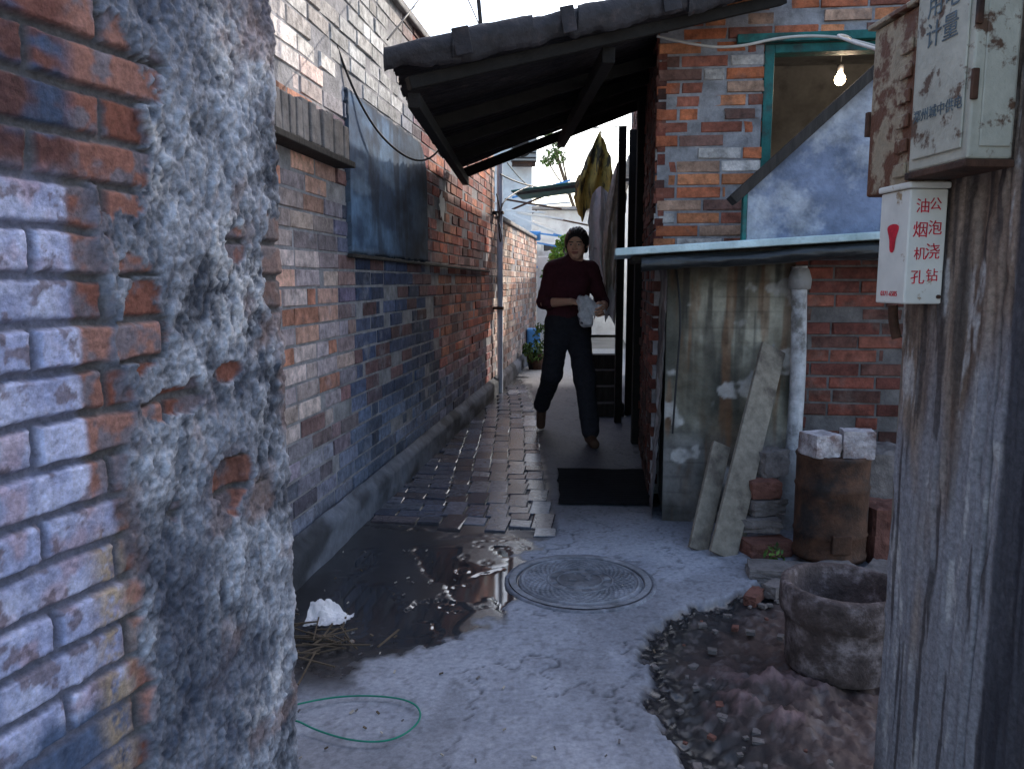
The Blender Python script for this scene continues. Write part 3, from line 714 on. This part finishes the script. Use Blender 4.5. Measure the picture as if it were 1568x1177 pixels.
# ------------------------------------------------------------ cables
cb=[tube('cable_1',[(-1.2,3.1,3.6),(-.95,3.4,2.9),(-.83,3.7,2.35),(-.72,4.0,1.98),(-.58,4.5,1.86),(-.48,5.0,1.95),(-.45,5.3,2.1)],.006,M_wire),
 tube('cable_2',[(-.5,3.3,2.16),(-.25,4.5,3.0),(.0,6,4.2)],.004,M_wire),
 tube('cable_3',[(-.6,5.0,3.6),(-.2,6.5,3.1),(.1,12,3.6)],.005,M_wire),
 tube('cable_4',[(.74,4.2,2.44),(.86,4.2,2.41),(1.1,4.15,2.36),(1.4,4.1,2.42),(1.75,4.05,2.38),(2.1,3.95,2.2)],.007,M_wireL),
 tube('cable_5',[bP(.02,-.06,1.66),(.85,2.2,1.85),(1.3,3.2,2.15),(1.65,4.0,2.37)],.004,M_wireL),
 tube('cable_6',[(-.16,8.3,1.9),(-.1,8.2,1.7),(-.12,8.1,1.55),(-.14,8.0,1.85),(-.05,8.3,2.1),(.3,10,2.4)],.007,M_wire),
 tube('cable_7',[HF.P(.01,-.02,1.32),HF.P(.05,-.12,1.1),HF.P(.03,-.10,.7),HF.P(.02,-.10,.45)],.005,M_wire),
 tube('cable_8',[(-.12,8.35,2.3),(.3,9.5,2.2),(1.2,11,2.5)],.008,M_wire),
 tube('cable_9',[(-.16,8.35,2.1),(-.12,8.3,1.95),(-.15,8.25,1.8),(-.1,8.3,2.0)],.008,M_wire),
 tube('cable_10',[(-.05,8.6,2.45),(.4,11,2.2),(.9,13,2.6)],.006,M_wire)]
group('overhead_cables',cb)
tube('roof_pole',[(-.13,3.9,2.2),(-.22,3.95,3.2)],.010,M_dark,False)
gw=mat('green_wire_mat',(.01,.20,.13),.5,.2,5,0)
tube('green_wire_loop',[(-.66,2.02,.03),(-.56,2.10,.02),(-.42,2.13,.016),(-.28,2.10,.016),(-.24,2.00,.018),(-.30,1.90,.016),(-.40,1.89,.018),(-.52,1.94,.02),(-.60,1.99,.03),(-.64,1.96,.03)],.0026,gw)
lt=[]
M_tw=mat('twig_mat',(.11,.08,.055),.9,.4,9,.3,50)
rr_=random.Random(5)
for i in range(34):
    x=-.64+rr_.gauss(0,.10);y=2.46+rr_.gauss(0,.09);a=rr_.gauss(.1,.7);l=rr_.uniform(.03,.10)
    lt.append(beam('twig_%d'%i,(x-l*math.cos(a),y-l*math.sin(a),.012+rr_.uniform(0,.02)),(x+l*math.cos(a),y+l*math.sin(a),.015+rr_.uniform(0,.03)),rr_.uniform(.003,.007),.004,M_tw,bev=0))
U_,V_=np.meshgrid(np.linspace(0,1,26),np.linspace(0,1,26),indexing='ij')
zz=.02+.11*U_*ss(1,.2,V_)*fbm(U_*3,V_*3,1)+.05*np.abs(fbm(U_*5,V_*5,2)-.5)
lt.append(mesh('crumpled_paper',np.stack([-.72+.14*V_+.02*U_,2.56+.07*U_+.03*V_,zz],-1).reshape(-1,3),gridfaces(*U_.shape),M_wc,False))
for i in range(110):
    x=rr_.uniform(-.8,.5);y=rr_.uniform(1.8,3.4)
    if x>-.3 and rr_.random()<.7: continue
    s=rr_.uniform(.003,.007);a=rr_.uniform(0,3)
    lt.append(beam('chip_%d'%i,(x,y,.006),(x+s*2*math.cos(a),y+s*2*math.sin(a),.010),s,.003,[M_rub,M_tw,M_rub,M_gc][i%4],bev=0))
group('litter',lt)

# ------------------------------------------------------------ background
M_pale=mat('pale_render_mat',(.80,.80,.78),.9,.12,2,.2,30,col2=(.66,.64,.62),c2s=3)
def simple_house(name,F,wd,dp,ht,m,wins,roof=True):
    k=[box('walls',F,0,wd,0,dp,0,ht,m,.01)]
    for i,(a,z,w_,h_) in enumerate(wins):
        k.append(box('window_%d'%i,F,a,a+w_,-.004,.0,z,z+h_,M_glass,0))
        for (q0,q1,y0,y1) in ((a-.05,a,z-.05,z+h_+.05),(a+w_,a+w_+.05,z-.05,z+h_+.05),(a+.001,a+w_-.001,z+h_,z+h_+.05),(a+.001,a+w_-.001,z-.06,z),(a+w_/2-.02,a+w_/2+.02,z+.001,z+h_-.001)):
            k.append(box('frame',F,q0,q1,-.05,-.006,y0,y1,M_white,.003))
    if roof: k.append(box('eave',F,-.15,wd+.05,-.15,dp+.1,ht+.005,ht+.07,M_conc,.01))
    return group(name,k)
simple_house('white_house',Frame((-1.2,17.5),(1,.05)),5.5,5,2.75,M_pale,[(1.9,1.0,.7,1.0),(3.3,1.1,.8,.9)])
simple_house('distant_house',Frame((-3.2,13.9),(1,.02)),3.55,3,4.0,M_pale,[(2.4,2.6,.5,.7)])
simple_house('side_house',Frame((1.9,12.2),(1,-.1)),3.5,5,3.0,M_white,[(.4,1.0,.7,.9)])
af=Frame((.30,13.65),(1,.0))
M_acd=mat('ac_grey_mat',(.34,.34,.33),.6,.2,6,0)
ac=[box('casing',af,-.32,.12,-.05,.2,3.22,3.62,M_acd,.01),box('bracket',af,-.30,.10,.0,.23,3.15,3.21,M_rust,.005)]
g_=lathe('fan_grille',[(.001,0),(.05,.004),(.14,.004),(.15,-.01)],(0,0,0),M_dark,32)
g_.rotation_euler=(math.radians(90),0,0);g_.location=(.18,13.595,3.42);ac.append(g_)
for i in range(5): ac.append(box('louvre_%d'%i,af,-.30,.10,-.062,-.052,3.25+i*.08,3.272+i*.08,M_dark,0))
group('air_conditioner',ac)
aw_=[beam('sheet',(.06,9.6,2.22),(1.3,9.4,2.36),.9,.02,M_teal),beam('rail',(.06,9.15,2.19),(1.3,8.95,2.32),.03,.03,M_dark)]
group('awning',aw_)
M_bl=mat('blue_tarp_mat',(.10,.30,.62),.6,.3,6,.2,20)
ck=[]
rr_=random.Random(11)
for i in range(22):
    x=rr_.uniform(.15,1.1);y=rr_.uniform(12.5,15);z=rr_.uniform(1.2,2.6)
    p=(x-.35,y,z);q=(x+rr_.uniform(.2,.7),y+rr_.uniform(-.3,.3),z+rr_.uniform(-.35,.35))
    ck.append(beam('pole_%d'%i,p,q,.035,.03,[M_white,M_bl,M_rust,M_pale][i%4]))
ck.append(box('blue_sheet',W,.28,.45,13.0,13.03,1.85,2.0,M_bl,.0,.03))
ck.append(box('blue_bin',W,.22,.42,11.6,11.9,0,.5,M_bl,.03))
ck.append(box('door_board',W,.42,.62,12.9,12.95,.1,1.6,M_white,.01))
ck.append(box('white_sheet',W,.30,.70,13.4,13.43,1.3,1.7,M_white,.0,.03))
group('market_stall',ck)
def leaves(name,blobs,n,size,cols,seed=1,thr=.42):
    r=np.random.default_rng(seed);V=[];Fc=[];C=[];k=0
    for (c,rad) in blobs:
        for i in range(n):
            d=r.normal(size=3);d/=np.linalg.norm(d);p=np.array(c)+d*np.array(rad)*r.uniform(.3,1)**.6
            if fbm(p[0]*3/max(rad),p[1]*3/max(rad),p[2]*3/max(rad),2)<thr: continue
            a=r.normal(size=3);a/=np.linalg.norm(a);b=np.cross(a,r.normal(size=3));b/=np.linalg.norm(b)
            s=size*r.uniform(.6,1.3)
            V+= [p-a*s,p+b*s*.45,p+a*s,p-b*s*.45];Fc.append((k,k+1,k+2,k+3));k+=4
            c_=np.array(cols[r.integers(len(cols))])*r.uniform(.6,1.3);C+=[c_]*4
    m=mat(name+'_mat',attr=True,rough=.6,var=.2,scale=5,bump=0)
    return mesh('foliage',np.array(V),np.array(Fc),m,False,np.array(C))
GC=[(.05,.11,.02),(.09,.16,.03),(.035,.07,.02),(.10,.15,.03)]
group('potted_plant',[leaves('plant',[((.30,10.6,.25),(.14,.14,.16)),((.42,10.9,.45),(.13,.13,.2)),((.2,11.2,.2),(.1,.1,.12))],260,.035,GC,seed=2),
   lathe('pot',[(.001,0),(.09,0),(.12,.2),(.125,.22),(.11,.22),(.001,.19)],(.32,10.7,0),M_rust,24)])
group('climbing_plant',[leaves('vine',[((.66,11.8,1.5),(.13,.16,.20)),((.60,12.2,1.3),(.16,.2,.12)),((.8,12.0,1.75),(.15,.2,.15))],380,.045,[(.16,.30,.03),(.10,.22,.03),(.2,.32,.05)],seed=3),
   tube('stem',[(.66,11.9,0),(.62,11.9,.8),(.64,11.85,1.4),(.8,12,1.7)],.015,M_tw)])
group('tree',[leaves('tree',[((.95,19,4.35),(.22,.3,.22)),((.85,19.2,4.05),(.18,.3,.15)),((1.1,19,4.1),(.18,.4,.2)),((.85,19.1,4.6),(.12,.2,.12))],300,.05,GC,seed=4,thr=.47),
   tube('trunk',[(1.9,19.3,0),(1.8,19.3,2.2),(1.3,19.1,3.4),(1.0,19,4.3)],.04,M_tw),tube('limb_1',[(1.5,19.3,2.8),(1.3,19.1,3.6),(1.15,19,4.2)],.02,M_tw),tube('limb_2',[(1.2,19.1,3.5),(.95,19.2,3.8),(.85,19.2,4.1)],.015,M_tw)])
group('weed',[leaves('weed',[((1.12,3.22,.05),(.05,.05,.04))],60,.015,GC,seed=6)])

# ------------------------------------------------------------ woman (signed-distance body -> surface nets)
def surfnet(F,org,h):
    S_=F<0;nx,ny,nz=F.shape
    cnt=np.zeros((nx-1,ny-1,nz-1),int)
    for a in (0,1):
        for b in (0,1):
            for c in (0,1): cnt+=S_[a:nx-1+a,b:ny-1+b,c:nz-1+c]
    act=(cnt>0)&(cnt<8);idx=-np.ones(act.shape,int);ii=np.argwhere(act);idx[act]=np.arange(len(ii))
    acc=np.zeros((len(ii),3));num=np.zeros(len(ii))
    I,J,K=ii.T
    for ax in range(3):
        for a in (0,1):
            for b in (0,1):
                o0=[0,0,0];o1=[0,0,0];ot=[q for q in range(3) if q!=ax]
                o0[ot[0]]=a;o0[ot[1]]=b;o1[ot[0]]=a;o1[ot[1]]=b;o1[ax]=1
                f0=F[I+o0[0],J+o0[1],K+o0[2]];f1=F[I+o1[0],J+o1[1],K+o1[2]]
                c=(f0<0)!=(f1<0);t=np.where(c,f0/np.where(f0-f1==0,1,f0-f1),0)
                p=np.stack([I+o0[0],J+o0[1],K+o0[2]],1).astype(float);p[:,ax]+=t
                acc[c]+=p[c];num[c]+=1
    V=acc/num[:,None]*h+np.array(org)
    Fs=[]
    for ax in range(3):
        b=(ax+1)%3;c=(ax+2)%3
        sl0=[slice(None)]*3;sl1=[slice(None)]*3;sl0[ax]=slice(0,-1);sl1[ax]=slice(1,None)
        s0=S_[tuple(sl0)];s1=S_[tuple(sl1)]
        e=np.argwhere(s0!=s1)
        ok=(e[:,b]>0)&(e[:,b]<F.shape[b]-1)&(e[:,c]>0)&(e[:,c]<F.shape[c]-1);e=e[ok]
        ins=s0[tuple(e.T)]
        def cell(db,dc):
            q=e.copy();q[:,b]+=db;q[:,c]+=dc;return idx[tuple(q.T)]
        q=np.stack([cell(-1,-1),cell(0,-1),cell(0,0),cell(-1,0)],1)
        q[~ins]=q[~ins][:,::-1];Fs.append(q)
    return V,np.concatenate(Fs)
def smin(a,b,k):
    h_=np.clip(.5+.5*(b-a)/k,0,1);return b*(1-h_)+a*h_-k*h_*(1-h_)
def cone(P,a,b,ra,rb,sc=None,c=None):
    a=np.array(a,float);b=np.array(b,float)
    if sc is not None:
        sc=np.array(sc,float);P=(P-np.array(c))/sc+np.array(c);a=(a-c)/sc+c;b=(b-c)/sc+c
    d=b-a;t=np.clip(((P-a)@d)/(d@d+1e-12),0,1)
    r_=np.linalg.norm(P-a-t[...,None]*d,axis=-1)-(ra+(rb-ra)*t)
    return r_*(min(sc) if sc is not None else 1)
def ell(P,c,r_):
    q=(P-np.array(c))/np.array(r_);l=np.linalg.norm(q,axis=-1);return (l-1)*min(r_)*1.0
def grid3(lo,hi,h):
    ax=[np.arange(lo[i],hi[i],h) for i in range(3)];return np.stack(np.meshgrid(*ax,indexing='ij'),-1)
def build(name,fn,lo,hi,h,mats,colfn,rot=None,off=(0,0,0)):
    P=grid3(lo,hi,h);Fv=fn(P)[0];V,Fs=surfnet(Fv,lo,h)
    lab=fn(V)[1];C=colfn(V,lab)
    if rot is not None: V=V@rot.T
    V=V+np.array(off)
    return mesh(name,V,Fs,mats,True,C)
M_body=mat('clothing_mat',attr=True,rough=.88,var=.25,scale=40,bump=.25,bscale=200,spec=.25,bdist=.003)
M_skin=mat('skin_mat',attr=True,rough=.5,var=.08,scale=20,bump=.08,bscale=200,spec=.4,bdist=.002)
M_hair=mat('black_hair_mat',(.012,.011,.011),.42,.4,60,.6,160,stretch=(1,1,.25),spec=.5,bdist=.004)
OX,OY=.43,6.05
def body(P):
    fold=.013*(fbm(P[...,0]*9,P[...,1]*9,P[...,2]*16,3)-.5)+.012*np.abs(fbm(P[...,0]*7+3,P[...,1]*7,P[...,2]*18,2)-.5)
    c=(0,0,1.1);S3=(1,.66,1)
    sw=smin(cone(P,(-.005,0,.92),(0,0,1.08),.158,.138,S3,c),cone(P,(0,0,1.08),(.02,0,1.24),.136,.148,S3,c),.06)
    sw=smin(sw,cone(P,(-.105,.005,1.292),(.155,.005,1.292),.055,.055),.05)
    sw=smin(sw,cone(P,(.03,.0,1.30),(.042,-.005,1.375),.080,.050),.04)
    for dx in (-.045,.085): sw=smin(sw,ell(P,(dx,-.070,1.19),(.062,.05,.06)),.05)
    sw=smin(sw,cone(P,(-.130,.005,1.285),(-.190,.03,1.04),.058,.048),.04)
    sw=smin(sw,cone(P,(-.190,.03,1.04),(-.145,-.075,1.035),.048,.044),.025)
    sw=smin(sw,cone(P,(.180,.005,1.285),(.265,.04,1.04),.058,.048),.04)
    sw=smin(sw,cone(P,(.265,.04,1.04),(.266,-.07,1.025),.048,.043),.025)
    sw=np.maximum(sw,.885-P[...,2]+.01*np.sin(P[...,0]*20))
    tr=smin(cone(P,(-.072,0,.86),(-.12,-.03,.49),.102,.076),cone(P,(-.12,-.03,.49),(-.185,.30,.20),.076,.064),.04)
    t2=smin(cone(P,(.072,0,.86),(.115,-.20,.48),.102,.078),cone(P,(.115,-.20,.48),(.150,-.35,.11),.078,.066),.04)
    pel=cone(P,(-.005,.0,.88),(-.005,.01,.97),.148,.136,(1,.72,1),c)
    tr=smin(smin(tr,t2,.012),pel,.05)
    tr=np.maximum(tr,-(P[...,2]-.062-.26*np.clip(P[...,1],0,.35)))
    sh=smin(cone(P,(.150,-.325,.045),(.165,-.505,.036),.041,.036),cone(P,(.150,-.34,.06),(.150,-.345,.1),.040,.038),.02)
    s2=smin(cone(P,(-.185,.355,.155),(-.195,.255,.036),.040,.036),cone(P,(-.185,.35,.16),(-.185,.315,.21),.038,.038),.02)
    sh=np.maximum(np.minimum(sh,s2),-P[...,2]+.004)
    sw=sw-fold;tr=tr-fold*1.3
    al=np.stack([sw,tr,sh],-1);return smin(smin(sw,tr,.008),sh,.005),al.argmin(-1)
def cbody(V,lab):
    pal=np.array([(.060,.015,.022),(.022,.022,.029),(.08,.045,.03)])
    return pal[lab]*(.8+.4*fbm(V[:,0]*8,V[:,1]*8,V[:,2]*8))[:,None]
wk=[build('clothed_body',body,(-.33,-.60,-.02),(.40,.46,1.45),.0085,M_body,cbody,off=(OX,OY,0))]
def handprims(wr,d,pn,ts,curl,spread=.0):
    wr=np.array(wr,float);d=np.array(d,float);d/=np.linalg.norm(d);pn=np.array(pn,float);pn-=d*(pn@d);pn/=np.linalg.norm(pn)
    ts=np.cross(d,pn)*np.sign(np.dot(np.cross(d,pn),ts))
    palm=[];fing=[]
    for i,(o,kl) in enumerate(((.030,.078),(.010,.082),(-.010,.078),(-.028,.071))):
        kn=wr+d*kl+ts*o;palm.append((wr+d*.012+ts*o*.55,kn,.0135,.0105))
        ln=[(.040,.024,.019),(.045,.028,.021),(.041,.026,.020),(.032,.020,.017)][i]
        a=0;p=kn;ch=[]
        for q,l in enumerate(ln):
            a+=curl*(.8,1.0,.7)[q]*(1+.08*i)
            dd=d*math.cos(a)+pn*math.sin(a)+ts*o*spread*8*(q==0)
            dd/=np.linalg.norm(dd)
            p2=p+dd*l;ch.append((p,p2,.0092-.0008*q,.0086-.0009*q));p=p2
        fing.append(ch)
    th=[];p=wr+d*.022+ts*.022
    for dd,l,r1,r2 in ((d*.6+ts*.75+pn*.25,.042,.0135,.0105),(d*.85+ts*.3+pn*.45,.030,.0105,.0092),(d*.85-ts*.05+pn*.5,.024,.0095,.0078)):
        dd=dd/np.linalg.norm(dd);p2=p+dd*l;th.append((p,p2,r1,r2));p=p2
    return palm,fing,th
def limb(el,wr,hp):
    palm,fing,th=hp
    def fn(P):
        f=cone(P,el,wr,.040,.0255,None,None)
        g=None
        for a,b,ra,rb in palm:
            q=cone(P,a,b,ra,rb);g=q if g is None else smin(g,q,.012)
        f=smin(f,g,.02)
        fs=None
        for ch in fing:
            c_=None
            for a,b,ra,rb in ch:
                q=cone(P,a,b,ra,rb);c_=q if c_ is None else smin(c_,q,.003)
            fs=c_ if fs is None else np.minimum(fs,c_)
        t=None
        for a,b,ra,rb in th:
            q=cone(P,a,b,ra,rb);t=q if t is None else smin(t,q,.004)
        f=smin(f,fs,.004);f=smin(f,t,.008)
        return f,np.zeros(f.shape,int)
    return fn
SK=np.array((.62,.35,.24))
def cskin(V,lab): return SK*(.9+.2*fbm(V[:,0]*20,V[:,1]*20,V[:,2]*20))[:,None]
el1=(-.175,-.02,1.035);wr1=(.0,-.235,1.050)
h1=handprims(wr1,(.8,-.5,-.08),(.1,.25,-1),(.4,.8,.3),.62)
wk.append(build('right_forearm_and_hand',limb(el1,wr1,h1),(-.23,-.36,.93),(.16,.04,1.12),.0030,M_skin,cskin,off=(OX,OY,0)))
el2=(.269,-.02,1.03);wr2=(.245,-.25,1.000)
h2=handprims(wr2,(-.10,-1,-.12),(-1,.1,-.25),(-.1,-.1,1),.5)
wk.append(build('left_forearm_and_hand',limb(el2,wr2,h2),(.10,-.46,.88),(.33,.04,1.10),.0030,M_skin,cskin,off=(OX,OY,0)))
def head(P):
    x,y,z=P[...,0],P[...,1],P[...,2];ax=np.abs(x);Pm=np.stack([ax,y,z],-1)
    f=ell(P,(0,.012,.138),(.074,.090,.088))
    f=smin(f,cone(P,(0,-.030,.095),(0,-.045,.040),.060,.040),.03)
    f=smin(f,cone(Pm,(.030,-.020,.055),(.012,-.062,.022),.032,.022),.02)
    f=smin(f,ell(Pm,(.036,-.062,.078),(.026,.022,.024)),.02)
    f=smin(f,ell(P,(0,-.076,.128),(.05,.014,.012)),.015)
    f=-smin(-f,ell(Pm,(.030,-.099,.112),(.018,.014,.010)),.010)
    nose=smin(cone(P,(0,-.088,.112),(0,-.106,.083),.0075,.0115),ell(Pm,(.011,-.094,.079),(.009,.010,.0075)),.006)
    f=smin(f,nose,.008)
    lips=smin(ell(P,(0,-.0865,.0555),(.022,.010,.0048)),ell(P,(0,-.0855,.0475),(.019,.010,.0052)),.002)
    f=smin(f,lips,.004)
    f=smin(f,ell(P,(0,-.076,.020),(.016,.014,.012)),.01)
    ear=ell(Pm,(.079,.012,.105),(.010,.018,.030));f=smin(f,ear,.008)
    neck=cone(P,(0,.0,-.04),(0,.012,.07),.052,.050);f=smin(f,neck,.02)
    eye=np.linalg.norm(Pm-np.array((.030,-.0785,.1115)),axis=-1)-.0120
    lid=smin(ell(Pm,(.030,-.082,.1195),(.0155,.0105,.0050)),ell(Pm,(.030,-.082,.1045),(.0145,.0095,.0035)),.002)
    f=smin(f,lid,.004)
    lab=np.where(eye<f-.0001,2,np.where(lips-.0009<f+.0006,1,0))
    brow=(np.abs(z-(.1315-.10*np.abs(ax-.03)))<.0032)&(ax>.012)&(ax<.050)&(y<-.05)&(lab==0)
    lab=np.where(brow,3,lab)
    iris=(lab==2)&(np.hypot(ax-.030,z-.1105)<.0062);lab=np.where(iris,4,lab)
    return np.minimum(f,eye),lab
def chead(V,lab):
    pal=np.array([SK*1.05,(.42,.16,.13),(.6,.57,.53),(.03,.02,.018),(.012,.008,.006)])
    c=pal[lab];bl_=np.exp(-((np.abs(V[:,0])-.038)**2+(V[:,2]-.075)**2)/.0006)*(V[:,1]<-.03)*(lab==0)
    return c+bl_[:,None]*np.array((.06,.0,.0))
def hair(P):
    x,y,z=P[...,0],P[...,1],P[...,2];ax=np.abs(x)
    st=.0035*np.sin(np.arctan2(y+.2,x)*60+z*30)*.5+.012*(fbm(x*40,y*40,z*18,3)-.5)
    s=ell(P,(0,.018,.140),(.088,.103,.096))
    low=cone(np.stack([ax,y,z],-1),(.062,.02,.12),(.062,.03,.055),.030,.018);s=smin(s,low,.03)
    s=smin(s,cone(P,(0,.06,.1),(0,.065,.02),.05,.035),.03)
    s=s-st
    op=ell(P,(0,-.10,.088),(.068,.085,.082));fr=ell(P,(.012,-.11,.145),(.052,.045,.036));op=smin(op,fr,.01)
    s=-smin(-s,op,.006)
    return s,np.zeros(s.shape,int)
pit,yaw=math.radians(8),math.radians(-12)
Rx=np.array([[1,0,0],[0,math.cos(pit),-math.sin(pit)],[0,math.sin(pit),math.cos(pit)]])
Rz=np.array([[math.cos(yaw),-math.sin(yaw),0],[math.sin(yaw),math.cos(yaw),0],[0,0,1]])
Rh=Rz@Rx
ho=(OX+.060,OY-.025,1.372)
wk.append(build('head',head,(-.10,-.125,-.05),(.10,.12,.24),.0026,M_skin,chead,Rh,ho))
P=grid3((-.13,-.13,-.04),(.13,.15,.26),.003);V,Fs=surfnet(hair(P)[0],(-.13,-.13,-.04),.003)
wk.append(mesh('hair',V@Rh.T+np.array(ho),Fs,M_hair,True))
def bundle(P):
    n1=fbm(P[...,0]*22,P[...,1]*22,P[...,2]*14,3)
    f=smin(cone(P,(.075,-.31,1.055),(.115,-.31,.915),.032,.045),cone(P,(.10,-.31,1.05),(.185,-.31,.995),.038,.040),.03)
    f=smin(f,cone(P,(.185,-.31,.995),(.235,-.315,.985),.035,.018),.02)
    f=f+.045*(np.abs(n1-.5))-.010+.008*np.sin(P[...,0]*90+P[...,2]*40)*.5
    return f,(fbm(P[...,0]*14,P[...,1]*14,P[...,2]*14,2)>.60).astype(int)
cl=lambda V,lab:np.array([(.64,.64,.67),(.12,.12,.14)])[lab]
wk.append(build('folded_cloth',bundle,(-.01,-.42,.82),(.30,-.22,1.14),.004,M_body,cl,off=(OX,OY,0)))
group('woman',wk)
